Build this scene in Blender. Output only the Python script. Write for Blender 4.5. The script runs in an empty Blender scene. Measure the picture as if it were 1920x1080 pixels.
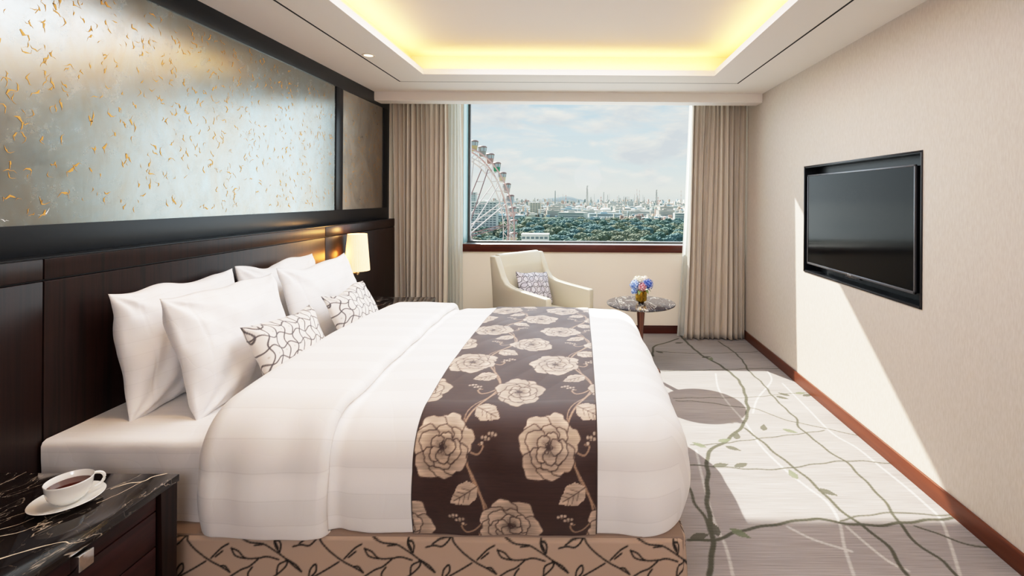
import bpy, bmesh, math, random
import numpy as np
from mathutils import Vector, Matrix, noise as mnoise
PI = math.pi
random.seed(7)
SC = bpy.context.scene
COL = SC.collection

# ------------------------------------------------------------------ helpers
def lin(c):
    c = c / 255.0
    return c / 12.92 if c <= .04045 else ((c + .055) / 1.055) ** 2.4
def rgb(r, g, b): return (lin(r), lin(g), lin(b), 1)

def mat(name, col, rough=.5, metal=0.0, **k):
    m = bpy.data.materials.new(name); m.use_nodes = True
    b = m.node_tree.nodes['Principled BSDF']
    b.inputs['Base Color'].default_value = col
    b.inputs['Roughness'].default_value = rough
    b.inputs['Metallic'].default_value = metal
    for kk, v in k.items(): b.inputs[kk.replace('_', ' ')].default_value = v
    return m
def N(m, t, **k):
    n = m.node_tree.nodes.new(t)
    for a, v in k.items(): setattr(n, a, v)
    return n
def L(m, a, b): m.node_tree.links.new(a, b)
def P(m): return m.node_tree.nodes['Principled BSDF']
def noise_node(m, scale, detail=3, stretch=(1, 1, 1), coord='Object', rough=.5, dist=0):
    tc = N(m, 'ShaderNodeTexCoord'); mp = N(m, 'ShaderNodeMapping'); nz = N(m, 'ShaderNodeTexNoise')
    mp.inputs['Scale'].default_value = stretch
    nz.inputs['Scale'].default_value = scale; nz.inputs['Detail'].default_value = detail
    nz.inputs['Roughness'].default_value = rough; nz.inputs['Distortion'].default_value = dist
    L(m, tc.outputs[coord], mp.inputs[0]); L(m, mp.outputs[0], nz.inputs[0])
    return nz.outputs[0]
def ramp(m, src, stops):
    r = N(m, 'ShaderNodeValToRGB'); e = r.color_ramp.elements
    e[0].position, e[0].color = stops[0]; e[1].position, e[1].color = stops[-1]
    for p, c in stops[1:-1]:
        x = e.new(p); x.color = c
    L(m, src, r.inputs[0]); return r.outputs[0]
def bump(m, src, strength=.2, dist=.002):
    b = N(m, 'ShaderNodeBump'); b.inputs['Strength'].default_value = strength; b.inputs['Distance'].default_value = dist
    L(m, src, b.inputs['Height']); L(m, b.outputs[0], P(m).inputs['Normal'])
def noisy(name, c1, c2, rough=.5, scale=8, stretch=(1, 1, 1), lo=.35, hi=.65, bmp=0, bscale=None, metal=0, detail=3, **k):
    m = mat(name, c1, rough, metal, **k)
    s = noise_node(m, scale, detail, stretch)
    L(m, ramp(m, s, [(lo, c1), (hi, c2)]), P(m).inputs['Base Color'])
    if bmp: bump(m, noise_node(m, bscale or scale * 3, 3, stretch), bmp)
    return m

def tag(o, label=None, cat=None, group=None, kind=None):
    if label: o['label'] = label
    if cat: o['category'] = cat
    if group: o['group'] = group
    if kind: o['kind'] = kind
    return o
def thing(name, label, cat, loc=(0, 0, 0), group=None, kind=None):
    o = bpy.data.objects.new(name, None); COL.objects.link(o); o.location = loc
    o.empty_display_size = .1
    return tag(o, label, cat, group, kind)
def link(name, me, mats, parent=None, smooth=True):
    o = bpy.data.objects.new(name, me); COL.objects.link(o)
    for m in (mats if isinstance(mats, (list, tuple)) else [mats]): me.materials.append(m)
    if smooth: me.polygons.foreach_set('use_smooth', [True] * len(me.polygons))
    if parent: o.parent = parent
    return o
def sharp(o, ang=35):
    bm = bmesh.new(); bm.from_mesh(o.data)
    for e in bm.edges:
        if len(e.link_faces) != 2 or e.calc_face_angle(0) > math.radians(ang): e.smooth = False
    bm.to_mesh(o.data); bm.free()

class MB:
    """collects shapes into one bmesh; world coordinates relative to the parent"""
    def __init__(s): s.bm = bmesh.new()
    def add(s, verts, faces, mi=0):
        vs = [s.bm.verts.new(v) for v in verts]
        for f in faces:
            try: s.bm.faces.new([vs[i] for i in f]).material_index = mi
            except ValueError: pass
        return s
    def box(s, x0, x1, y0, y1, z0, z1, bev=0, seg=2, mi=0):
        t = bmesh.new()
        vs = [t.verts.new(v) for v in [(x0,y0,z0),(x1,y0,z0),(x1,y1,z0),(x0,y1,z0),(x0,y0,z1),(x1,y0,z1),(x1,y1,z1),(x0,y1,z1)]]
        for f in [(0,3,2,1),(4,5,6,7),(0,1,5,4),(1,2,6,5),(2,3,7,6),(3,0,4,7)]: t.faces.new([vs[i] for i in f])
        if bev: bmesh.ops.bevel(t, geom=t.edges[:], offset=bev, segments=seg, profile=.5, affect='EDGES')
        return s.merge(t, mi)
    def prism(s, pts, a0, a1, fn, bev=0, seg=2, mi=0):
        """pts 2D polygon, extruded a0..a1; fn(p,q,a)->xyz"""
        t = bmesh.new(); n = len(pts)
        A = [t.verts.new(fn(p, q, a0)) for p, q in pts]; B = [t.verts.new(fn(p, q, a1)) for p, q in pts]
        t.faces.new(A); t.faces.new(B[::-1])
        for i in range(n): t.faces.new([A[i], B[i], B[(i+1) % n], A[(i+1) % n]])
        bmesh.ops.recalc_face_normals(t, faces=t.faces[:])
        if bev: bmesh.ops.bevel(t, geom=t.edges[:], offset=bev, segments=seg, profile=.5, affect='EDGES')
        return s.merge(t, mi)
    def merge(s, t, mi=0):
        t.verts.index_update()
        m = [s.bm.verts.new(v.co) for v in t.verts]
        for f in t.faces:
            try: s.bm.faces.new([m[v.index] for v in f.verts]).material_index = mi
            except ValueError: pass
        t.free(); return s
    def lathe(s, prof, c=(0, 0, 0), seg=48, mi=0, rfn=None):
        vs = []; fs = []; n = len(prof)
        for j in range(seg):
            a = 2 * PI * j / seg; k = rfn(a) if rfn else 1
            for r, z in prof: vs.append((c[0] + r * k * math.cos(a), c[1] + r * k * math.sin(a), c[2] + z))
        for j in range(seg):
            j2 = (j + 1) % seg
            for i in range(n - 1): fs.append((j*n+i, j2*n+i, j2*n+i+1, j*n+i+1))
        return s.add(vs, fs, mi)
    def tube(s, pts, r, seg=10, mi=0, cap=True):
        pts = [Vector(p) for p in pts]; vs = []; fs = []
        rs = r if isinstance(r, (list, tuple)) else [r] * len(pts)
        up = Vector((0, 0, 1))
        for i, p in enumerate(pts):
            d = (pts[min(i+1, len(pts)-1)] - pts[max(i-1, 0)]).normalized()
            a = d.cross(up)
            if a.length < .05: a = d.cross(Vector((1, 0, 0)))
            a.normalize(); b = d.cross(a)
            for j in range(seg):
                t = 2 * PI * j / seg; vs.append(p + (a * math.cos(t) + b * math.sin(t)) * rs[i])
        for i in range(len(pts) - 1):
            for j in range(seg):
                fs.append((i*seg+j, i*seg+(j+1) % seg, (i+1)*seg+(j+1) % seg, (i+1)*seg+j))
        if cap: fs += [tuple(range(seg))[::-1], tuple((len(pts)-1)*seg + j for j in range(seg))]
        return s.add(vs, fs, mi)
    def build(s, name, mats, parent=None, smooth=True, ang=35):
        bmesh.ops.remove_doubles(s.bm, verts=s.bm.verts[:], dist=1e-6)
        bmesh.ops.recalc_face_normals(s.bm, faces=s.bm.faces[:])
        me = bpy.data.meshes.new(name); s.bm.to_mesh(me); s.bm.free()
        o = link(name, me, mats, parent, smooth)
        if smooth: sharp(o, ang)
        return o

def grid(name, G, mats, parent=None, uv=None, colors=None, closed_u=False, smooth=True, flip=False):
    """G (n,m,3) array -> mesh; uv (n,m,2); colors (n,m,3) linear"""
    G = np.asarray(G, dtype=np.float32); n, m = G.shape[:2]
    me = bpy.data.meshes.new(name)
    I = np.arange(n * m).reshape(n, m)
    if closed_u: A = I; B = np.roll(I, -1, axis=0)
    else: A = I[:-1]; B = I[1:]
    q = np.stack([A[:, :-1], B[:, :-1], B[:, 1:], A[:, 1:]], -1).reshape(-1, 4)
    if flip: q = q[:, ::-1]
    nf = len(q)
    me.vertices.add(n * m); me.vertices.foreach_set('co', G.reshape(-1))
    me.loops.add(nf * 4); me.loops.foreach_set('vertex_index', q.reshape(-1).astype(np.int32))
    me.polygons.add(nf); me.polygons.foreach_set('loop_start', np.arange(0, nf * 4, 4, dtype=np.int32))
    me.update(calc_edges=True)
    if uv is not None:
        l = me.uv_layers.new(name='UVMap'); l.data.foreach_set('uv', np.asarray(uv, np.float32).reshape(-1, 2)[q.reshape(-1)].reshape(-1))
    if colors is not None:
        ca = me.color_attributes.new('pattern', 'FLOAT_COLOR', 'POINT')
        c = np.ones((n * m, 4), np.float32); c[:, :3] = np.asarray(colors).reshape(-1, 3); ca.data.foreach_set('color', c.reshape(-1))
    return link(name, me, mats, parent, smooth)

class Canvas:
    """procedural woven pattern: w x h metres at res; colours in linear rgb"""
    def __init__(s, w, h, res, base):
        s.nx = int(round(w / res)) + 1; s.ny = int(round(h / res)) + 1; s.res = res
        s.a = np.empty((s.nx, s.ny, 3)); s.a[:] = base[:3]
        s.X, s.Y = np.meshgrid(np.arange(s.nx) * res, np.arange(s.ny) * res, indexing='ij')
    def _box(s, x0, x1, y0, y1):
        i0 = max(0, int(x0 / s.res)); i1 = min(s.nx, int(x1 / s.res) + 2); j0 = max(0, int(y0 / s.res)); j1 = min(s.ny, int(y1 / s.res) + 2)
        return (slice(i0, i1), slice(j0, j1)) if i0 < i1 and j0 < j1 else None
    def blend(s, b, al, col):
        al = np.clip(al, 0, 1)[..., None]; s.a[b] = s.a[b] * (1 - al) + np.asarray(col)[..., :3] * al
    def stroke(s, pts, w, col, alpha=1, w2=None):
        n = len(pts) - 1
        for k in range(n):
            (x0, y0), (x1, y1) = pts[k], pts[k+1]
            wa = w if w2 is None else w + (w2 - w) * k / max(1, n - 1)
            pd = wa + 2 * s.res
            b = s._box(min(x0, x1) - pd, max(x0, x1) + pd, min(y0, y1) - pd, max(y0, y1) + pd)
            if not b: continue
            X, Y = s.X[b], s.Y[b]; dx, dy = x1 - x0, y1 - y0; q = dx * dx + dy * dy + 1e-12
            t = np.clip(((X - x0) * dx + (Y - y0) * dy) / q, 0, 1)
            d = np.hypot(X - x0 - t * dx, Y - y0 - t * dy)
            s.blend(b, (wa / 2 - d) / s.res + .5 if alpha == 1 else np.clip((wa / 2 - d) / s.res + .5, 0, 1) * alpha, col)
    def poly(s, pts, col, alpha=1, shade=None):
        xs = [p[0] for p in pts]; ys = [p[1] for p in pts]
        b = s._box(min(xs), max(xs), min(ys), max(ys))
        if not b: return
        X, Y = s.X[b], s.Y[b]; ins = np.zeros(X.shape, bool)
        for k in range(len(pts)):
            (x0, y0), (x1, y1) = pts[k], pts[(k+1) % len(pts)]
            if y0 == y1: continue
            c = ((y0 > Y) != (y1 > Y)) & (X < (x1 - x0) * (Y - y0) / (y1 - y0) + x0); ins ^= c
        col = np.asarray(col)[:3]
        if shade is not None: col = col * shade(X, Y)[..., None]
        s.blend(b, ins * alpha, col)
def smooth_pts(pts, k=6):
    out = []
    for i in range(len(pts) - 1):
        p0 = pts[max(i-1, 0)]; p1 = pts[i]; p2 = pts[i+1]; p3 = pts[min(i+2, len(pts)-1)]
        for j in range(k):
            t = j / k
            out.append(tuple(.5 * (2*p1[d] + (p2[d]-p0[d])*t + (2*p0[d]-5*p1[d]+4*p2[d]-p3[d])*t*t + (3*p1[d]-p0[d]-3*p2[d]+p3[d])*t**3) for d in range(len(p1))))
    out.append(tuple(pts[-1])); return out
def leaf_pts(x, y, ln, w, ang, n=8):
    out = []
    for i in range(2 * n):
        t = i / n if i < n else 2 - i / n
        h = w * math.sin(PI * t ** .8) * (1 if i < n else -1) * .5
        px, py = ln * t, h
        out.append((x + px * math.cos(ang) - py * math.sin(ang), y + px * math.sin(ang) + py * math.cos(ang)))
    return out
def attr_mat(name, rough=.8, streak=None, bmp=0, **k):
    m = mat(name, (1, 1, 1, 1), rough, **k)
    a = N(m, 'ShaderNodeAttribute', attribute_name='pattern'); out = a.outputs['Color']
    if streak:
        sc, st, lo, hi = streak
        s = noise_node(m, sc, 4, st)
        r = ramp(m, s, [(.3, (lo, lo, lo, 1)), (.7, (hi, hi, hi, 1))])
        mx = N(m, 'ShaderNodeMix', data_type='RGBA', blend_type='MULTIPLY'); mx.inputs[0].default_value = 1
        L(m, out, mx.inputs[6]); L(m, r, mx.inputs[7]); out = mx.outputs[2]
    L(m, out, P(m).inputs['Base Color'])
    if bmp: bump(m, noise_node(m, 400, 2), bmp)
    return m

# ------------------------------------------------------------------ room dimensions (metres)
XL, XR, YB, ZC = -1.943, 1.716, 5.16, 2.43       # left wall, right wall, window wall, ceiling
YF = -2.2                                       # wall behind the viewer
YG = 5.40                                       # glazing plane
WX0, WX1, WZ0, WZ1 = -1.245, 1.32, .945, 2.86    # window opening

# ------------------------------------------------------------------ materials
M = {}
M['black'] = mat('black_lacquer', rgb(22, 24, 28), .32)
M['black'].node_tree.nodes['Principled BSDF'].inputs['Specular IOR Level'].default_value = .28
def wood(name, c1, c2, rough=.28, axis=(14, 14, .5), scale=3):
    m = mat(name, c1, rough); s = noise_node(m, scale, 5, axis, dist=.6)
    L(m, ramp(m, s, [(.32, c1), (.5, c2), (.7, c1)]), P(m).inputs['Base Color']); P(m).inputs['Specular IOR Level'].default_value = .3; return m
M['wood_v'] = wood('dark_veneer_upright', rgb(15, 8, 7), rgb(38, 20, 16), .38, (14, 14, .35))
M['wood_h'] = wood('dark_veneer_level', rgb(22, 8, 8), rgb(52, 22, 20), .36, (12, .4, 14))
M['cherry'] = wood('reddish_skirting_wood', rgb(80, 38, 22), rgb(104, 54, 31), .35, (1, .3, 8), 2)
M['cherry2'] = wood('reddish_sill_wood', rgb(62, 28, 22), rgb(88, 40, 30), .35, (.3, 1, 8), 2)
M['ceil'] = mat('ceiling_paint', rgb(238, 232, 225), .8)
# wallpaper with fine vertical threads
m = mat('woven_wallpaper', rgb(205, 190, 174), .55); M['paper'] = m
s = noise_node(m, 170, 4, (1, 1, .2))
L(m, ramp(m, s, [(.3, rgb(197, 185, 172)), (.7, rgb(209, 198, 186))]), P(m).inputs['Base Color']); bump(m, s, .3, .0012)
m = mat('plain_beige_paper', rgb(238, 226, 210), .7); M['paper2'] = m
# marble
def marble(name, base, vein, rough=.07, sc=2.2, w=.0035, w2=.12):
    m = mat(name, base, rough)
    a = noise_node(m, sc, 6, (2.6, .9, 1), rough=.58, dist=.6)
    v = ramp(m, a, [(.5 - w, (0, 0, 0, 1)), (.5, (.8, .8, .8, 1)), (.5 + w, (0, 0, 0, 1))])
    b2 = noise_node(m, sc * 4, 5, (2, 1, 1), dist=.8)
    v2 = ramp(m, b2, [(.490, (0, 0, 0, 1)), (.5, (w2, w2, w2, 1)), (.51, (0, 0, 0, 1))])
    ad = N(m, 'ShaderNodeMath', operation='ADD', use_clamp=True); L(m, v, ad.inputs[0]); L(m, v2, ad.inputs[1])
    mx = N(m, 'ShaderNodeMix', data_type='RGBA'); mx.inputs[6].default_value = base; mx.inputs[7].default_value = vein
    L(m, ad.outputs[0], mx.inputs[0]); L(m, mx.outputs[2], P(m).inputs['Base Color']); return m
M['marble'] = marble('dark_brown_marble', rgb(26, 20, 18), rgb(190, 176, 158))
M['vein'] = mat('marble_cream_vein', rgb(226, 208, 186), .15)
M['marble2'] = marble('grey_marble', rgb(60, 60, 66), rgb(226, 218, 206), .07, 3.2, .008, .3)
M['marble3'] = marble('dark_veined_marble', rgb(38, 30, 28), rgb(206, 196, 184), .08, 2.6, .010, .3)
# linens
def linen(name, col, stripes=True, rough=.75, period=38, sheen=.2, amt=.952, wr=.12):
    m = mat(name, col, rough); P(m).inputs['Sheen Weight'].default_value = sheen
    if stripes:
        uv = N(m, 'ShaderNodeUVMap'); sp = N(m, 'ShaderNodeSeparateXYZ'); L(m, uv.outputs[0], sp.inputs[0])
        mu = N(m, 'ShaderNodeMath', operation='MULTIPLY'); mu.inputs[1].default_value = period; L(m, sp.outputs[1], mu.inputs[0])
        sn = N(m, 'ShaderNodeMath', operation='SINE'); L(m, mu.outputs[0], sn.inputs[0])
        d = tuple(c * amt for c in col[:3]) + (1,)
        mr = N(m, 'ShaderNodeMapRange'); mr.inputs[1].default_value = -.25; mr.inputs[2].default_value = .25; L(m, sn.outputs[0], mr.inputs[0])
        ab = N(m, 'ShaderNodeMath', operation='ABSOLUTE'); L(m, sn.outputs[0], ab.inputs[0])
        hl = N(m, 'ShaderNodeMapRange'); hl.inputs[1].default_value = 0; hl.inputs[2].default_value = .09; hl.inputs[3].default_value = .90; hl.inputs[4].default_value = 1; L(m, ab.outputs[0], hl.inputs[0])
        mm = N(m, 'ShaderNodeMix', data_type='RGBA', blend_type='MULTIPLY'); mm.inputs[0].default_value = 1
        L(m, ramp(m, mr.outputs[0], [(0, d), (1, col)]), mm.inputs[6]); L(m, hl.outputs[0], mm.inputs[7]); L(m, mm.outputs[2], P(m).inputs['Base Color'])
    r1 = noise_node(m, 3.2, 2, (1, 1, 1), dist=.9)
    sb = N(m, 'ShaderNodeMath', operation='SUBTRACT'); sb.inputs[1].default_value = .5; L(m, r1, sb.inputs[0])
    aa = N(m, 'ShaderNodeMath', operation='ABSOLUTE'); L(m, sb.outputs[0], aa.inputs[0])
    pw = N(m, 'ShaderNodeMath', operation='POWER'); pw.inputs[1].default_value = .5; L(m, aa.outputs[0], pw.inputs[0])
    bump(m, pw.outputs[0], wr, .012)
    return m
M['duvet'] = linen('white_striped_duvet_cotton', rgb(246, 243, 240))
M['sheet'] = linen('white_sheet_cotton', rgb(243, 239, 235), True, .75, 60, amt=.98, wr=.18)
M['pillow'] = linen('white_pillow_cotton', rgb(244, 242, 241), True, .75, 60, amt=.982, wr=.26)
M['leather'] = mat('cream_leather', rgb(208, 200, 180), .42)
bump(M['leather'], noise_node(M['leather'], 260, 3), .12, .001)
M['chrome'] = mat('polished_steel', (.75, .74, .72, 1), .18, 1)
M['brass'] = mat('champagne_brass', rgb(214, 190, 150), .25, 1)
M['gold'] = mat('gold_glass', rgb(214, 168, 62), .12, 1)
M['bronze'] = mat('bronze_lacquer', rgb(108, 72, 60), .25, .5)
M['china'] = mat('white_china', rgb(236, 234, 228), .12); P(M['china']).inputs['Coat Weight'].default_value = .5
M['tea'] = mat('black_tea', rgb(72, 26, 14), .08)
M['curtain'] = noisy('taupe_curtain_cloth', rgb(200, 188, 172), rgb(207, 195, 180), .7, 6, (5, 5, .5), bmp=.1, bscale=300)
P(M['curtain']).inputs['Sheen Weight'].default_value = .3
m = bpy.data.materials.new('sheer_voile'); m.use_nodes = True; M['sheer'] = m
nt = m.node_tree; nt.nodes.clear()
o_ = N(m, 'ShaderNodeOutputMaterial'); mx = N(m, 'ShaderNodeMixShader'); mx2 = N(m, 'ShaderNodeMixShader')
tr = N(m, 'ShaderNodeBsdfTransparent'); tl = N(m, 'ShaderNodeBsdfTranslucent'); df = N(m, 'ShaderNodeBsdfDiffuse')
tr.inputs[0].default_value = (.95, .97, .97, 1); tl.inputs[0].default_value = rgb(226, 228, 222); df.inputs[0].default_value = rgb(226, 226, 220)
mx.inputs[0].default_value = .5; L(m, tl.outputs[0], mx.inputs[1]); L(m, df.outputs[0], mx.inputs[2])
mx2.inputs[0].default_value = .80; L(m, tr.outputs[0], mx2.inputs[1]); L(m, mx.outputs[0], mx2.inputs[2]); L(m, mx2.outputs[0], o_.inputs[0])
m = bpy.data.materials.new('window_glass'); m.use_nodes = True; M['glass'] = m; m.node_tree.nodes.clear()
o_ = N(m, 'ShaderNodeOutputMaterial'); mx = N(m, 'ShaderNodeMixShader'); tr = N(m, 'ShaderNodeBsdfTransparent'); gl = N(m, 'ShaderNodeBsdfGlossy')
tr.inputs[0].default_value = (.96, .985, .98, 1); gl.inputs['Roughness'].default_value = .02; mx.inputs[0].default_value = .002
L(m, tr.outputs[0], mx.inputs[1]); L(m, gl.outputs[0], mx.inputs[2]); L(m, mx.outputs[0], o_.inputs[0])
def emis(name, col, st):
    m = mat(name, col, .5); P(m).inputs['Emission Color'].default_value = col; P(m).inputs['Emission Strength'].default_value = st; return m
M['lamp_lens'] = emis('lamp_lens', rgb(255, 236, 200), 3.0)
M['alu'] = mat('grey_aluminium', rgb(176, 178, 176), .35, .6)
M['alud'] = mat('dark_aluminium', rgb(92, 90, 90), .4, .4)
M['teal'] = mat('teal_metal_lining', rgb(120, 150, 152), .4, .2)

# ------------------------------------------------------------------ room shell
def struct(name, mb, m, **k):
    o = mb.build(name, m, **k); return tag(o, kind='structure')
struct('wall_left', MB().box(XL - .12, XL - .03, YF, YB, 0, 2.9), M['black'])
struct('wall_right', MB().box(XR, XR + .12, YF, 2.42, 0, 2.9).box(XR, XR + .12, 3.69, YB, 0, 2.9)
       .box(XR, XR + .12, 2.42, 3.69, 0, .893).box(XR, XR + .12, 2.42, 3.69, 1.688, 2.9)
       .box(XR + .10, XR + .12, 2.42, 3.69, .893, 1.688), M['paper'])
struct('wall_back', MB().box(XL - .12, WX0, YB, YG + .1, 0, 3.0).box(WX1, XR + .12, YB, YG + .1, 0, 3.0)
       .box(WX0, WX1, YB, YG + .1, 0, WZ0 - .08).box(WX0, WX1, YB, YG + .1, WZ1, 3.0), M['paper2'])
struct('wall_front', MB().box(XL - .12, XR + .12, YF - .1, YF, 0, 2.9), M['paper'])
# ceiling: lowered border around a raised coffer, pocket over the curtains
CX0, CX1, CY0, CY1 = -1.27, 1.08, -.4, 3.90
cb = MB()
T = .045
for (x0, x1, y0, y1) in [(XL - .03, CX0, YF, 4.60), (CX1, XR, YF, 4.60), (CX0, CX1, CY1, 4.60), (CX0, CX1, YF, CY0)]:
    cb.box(x0, x1, y0, y1, ZC, ZC + T)
# recess walls and raised field
cb.box(CX0 - .16, CX0 - .15, CY0 - .15, CY1 + .15, ZC + T, 2.66).box(CX1 + .15, CX1 + .16, CY0 - .15, CY1 + .15, ZC + T, 2.66)
cb.box(CX0 - .15, CX1 + .15, CY1 + .15, CY1 + .16, ZC + T, 2.66).box(CX0 - .15, CX1 + .15, CY0 - .16, CY0 - .15, ZC + T, 2.66)
cb.box(CX0 - .16, CX1 + .16, CY0 - .16, CY1 + .16, 2.62, 2.66)
cb.box(XL - .03, XR, 4.60, 4.64, ZC, 3.0).box(XL - .12, XR + .12, 4.64, YG + .1, 2.96, 3.0)
struct('ceiling', cb, M['ceil'], smooth=False)
struct('trim_1', MB().box(XL - .03, XR, 4.556, 4.70, 2.362, ZC).box(XL - .03, XR, 4.560, 4.72, 2.348, 2.364), M['ceil'])
# flat dark strips standing in for the shade inside narrow ceiling air slots
dk = mat('slot_shade', rgb(18, 17, 16), .8)
sl = MB(); zz = ZC - .0008
def slot(x0, x1, y0, y1): sl.box(x0, x1, y0, y1, zz, ZC + .002)
slot(-1.556, -1.544, -1.6, 4.156); slot(1.344, 1.356, -1.6, 4.156)
struct('trim_2', sl, dk)
struct('trim_3', MB().box(-1.55, 1.35, 4.150, 4.156, zz, ZC + .002), dk)
# skirting boards
struct('baseboard_right', MB().box(XR - .014, XR, YF, YB, 0, .085, .003), M['cherry'])
struct('baseboard_back', MB().box(XL, XR, YB - .014, YB, 0, .085, .003), M['cherry2'])

# black frame around the decorative panels on the left wall
fr = MB(); fx0, fx1 = XL - .035, XL
fr.box(fx0, fx1, YF, 4.93, 1.20, 1.331, .001).box(fx0, fx1, YF, 4.93, 2.318, ZC, .001)
fr.box(fx0, fx1, 3.855, 3.965, 1.331, 2.318, .001).box(fx0, fx1, 4.775, 4.93, 1.331, 2.318, .001)
struct('trim_4', fr, M['black'])
struct('trim_5', MB().box(XL - .03, XL + .003, 4.93, YB, 0, 2.9), M['paper2'])

# carpet ---------------------------------------------------------------
CD=[[(1.064,5.091),(1.093,4.71),(1.139,4.417),(1.205,4.253),(1.249,4.041),(1.269,3.85),(1.242,3.627),(1.185,3.408),(1.153,3.289),(1.066,3.108),(0.968,2.976),(0.856,2.854),(0.76,2.769),(0.717,2.69),(0.671,2.499),(0.624,2.334),(0.592,2.172),(0.569,2.046),(0.542,1.947),(0.5,1.845)],[(1.406,4.879),(1.457,4.566),(1.457,4.29),(1.425,4.044),(1.437,3.775),(1.42,3.54),(1.423,3.293),(1.432,3.182),(1.394,3.045),(1.412,2.92),(1.428,2.777),(1.471,2.648),(1.47,2.508),(1.469,2.381),(1.457,2.267),(1.435,2.163),(1.425,2.084),(1.426,1.996),(1.457,1.928),(1.457,1.853)],[(1.043,3.041),(1.086,2.886),(1.121,2.72),(1.166,2.573),(1.194,2.44),(1.209,2.301),(1.232,2.195),(1.262,2.113),(1.291,2.023),(1.278,1.94),(1.267,1.851)],[(0.69,4.032),(0.941,4.048),(1.262,4.082),(1.478,4.104),(1.71,4.108)],[(0.687,3.485),(0.903,3.497),(1.173,3.501),(1.384,3.539),(1.545,3.577),(1.701,3.598)],[(0.696,3.443),(0.885,3.425),(1.087,3.347),(1.2,3.329),(1.273,3.253),(1.36,3.146),(1.489,3.079),(1.619,3.0),(1.721,2.939)],[(0.659,2.824),(0.808,2.839),(0.965,2.876),(1.142,2.917),(1.343,2.965),(1.534,3.015)],[(0.611,2.614),(0.804,2.592),(0.957,2.575),(1.105,2.584),(1.255,2.621),(1.437,2.66),(1.573,2.662),(1.708,2.638)],[(0.462,2.038),(0.53,2.038),(0.618,2.054),(0.694,2.093),(0.813,2.125),(0.934,2.155),(1.056,2.18),(1.117,2.168),(1.215,2.145),(1.32,2.138),(1.441,2.155),(1.563,2.173),(1.71,2.191)],[(1.173,2.169),(1.304,2.204),(1.429,2.222),(1.501,2.228),(1.571,2.215),(1.724,2.208)],[(1.485,2.139),(1.554,2.085),(1.619,2.033),(1.724,1.998)],[(0.552,2.413),(0.556,2.277),(0.575,2.172),(0.576,2.091)],[(0.675,4.409),(0.731,4.703),(0.845,4.801),(1.027,4.974)],[(0.731,4.552),(0.934,4.519),(1.16,4.502),(1.686,4.555)]]
CL=[[(1.129,3.983),(1.061,3.672),(1.054,3.407),(1.074,3.108),(1.065,2.828),(1.097,2.595),(1.146,2.419),(1.185,2.301),(1.168,2.161),(1.107,2.007),(1.058,1.849)],[(1.581,4.047),(1.526,3.828),(1.295,3.494),(1.173,3.252)],[(1.593,3.778),(1.577,3.334),(1.564,2.983),(1.616,2.807),(1.631,2.601),(1.644,2.424),(1.645,2.287),(1.637,2.182),(1.561,2.025),(1.467,1.853)],[(0.922,2.126),(0.994,2.05),(1.082,2.0),(1.122,1.979)],[(1.184,2.128),(1.208,2.022),(1.239,1.926),(1.284,1.876)],[(0.675,2.768),(0.637,2.455),(0.609,2.172),(0.613,2.003),(0.594,1.846)]]
LV=[(0.857,2.883),(0.976,2.909),(0.885,2.832),(0.771,2.811),(0.757,2.621),(0.868,2.612),(1.156,2.5),(1.223,2.424),(1.145,4.397),(1.201,4.318),(1.47,3.549),(1.579,3.551),(1.632,3.597),(1.67,3.552),(0.63,2.077),(0.694,2.127),(0.505,2.063),(1.182,3.02),(1.308,3.044),(0.818,4.517),(0.985,4.829)]
fx_, fy_, fw, fh = .2, 1.55, 1.516, 3.61
cv = Canvas(fw, fh, .005, rgb(150, 142, 138))
rs = np.random.RandomState(3)
# soft cross bands woven along X
bands = np.interp(np.arange(cv.ny), np.arange(0, cv.ny + 12, 12), rs.rand(len(np.arange(0, cv.ny + 12, 12))))
cv.a *= (0.92 + .16 * bands)[None, :, None]
cream, olive = rgb(190, 182, 176), rgb(78, 76, 62)
for l in CL: cv.stroke([(x - fx_, y - fy_) for x, y in smooth_pts(l)], .013, cream, .7)
for i, l in enumerate(CD):
    w = [.022, .014, .016, .011, .008, .009, .009, .010, .016, .009, .010, .014, .02, .01][i]
    pts = [(x - fx_ + .004 * math.sin(37 * y + 3 * x), y - fy_ + .004 * math.sin(41 * x)) for x, y in smooth_pts(l)]
    cv.stroke(pts, w, olive, .92)
for i, (x, y) in enumerate(LV):
    a = [.3, 1.2, -.6, 2.4, .2, .4, 1.6, -.7][i % 8]
    cv.poly(leaf_pts(x - fx_ - .03, y - fy_ - .015, .095, .042, a), olive if i % 3 else rgb(104, 108, 84), .9)
# gentle curved relief circle far from view edges
fa = np.stack([cv.X + fx_, cv.Y + fy_, np.zeros_like(cv.X)], -1)
M['carpet'] = attr_mat('woven_carpet', .95, (9, (.5, 26, 1), .76, 1.16), .5)
bpy.context.view_layer.update()
fl = grid('floor', fa, M['carpet'], colors=cv.a)
# the rest of the carpet, same mesh
bm = bmesh.new(); bm.from_mesh(fl.data); cl = bm.verts.layers.float_color['pattern']
for x0, x1, y0, y1 in [(XL - .03, fx_, YF, YB), (fx_, XR, YF, fy_)]:
    vs = [bm.verts.new(v) for v in [(x0, y0, 0), (x1, y0, 0), (x1, y1, 0), (x0, y1, 0)]]
    for v in vs: v[cl] = rgb(150, 142, 138)
    bm.faces.new(vs)
bm.to_mesh(fl.data); bm.free(); tag(fl, kind='structure')
struct('trim_6', MB().box(XL - .12, XR + .12, YF - .1, YG + .1, -.1, -.004), mat('slab_grey', rgb(120, 118, 115), .9))

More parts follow.
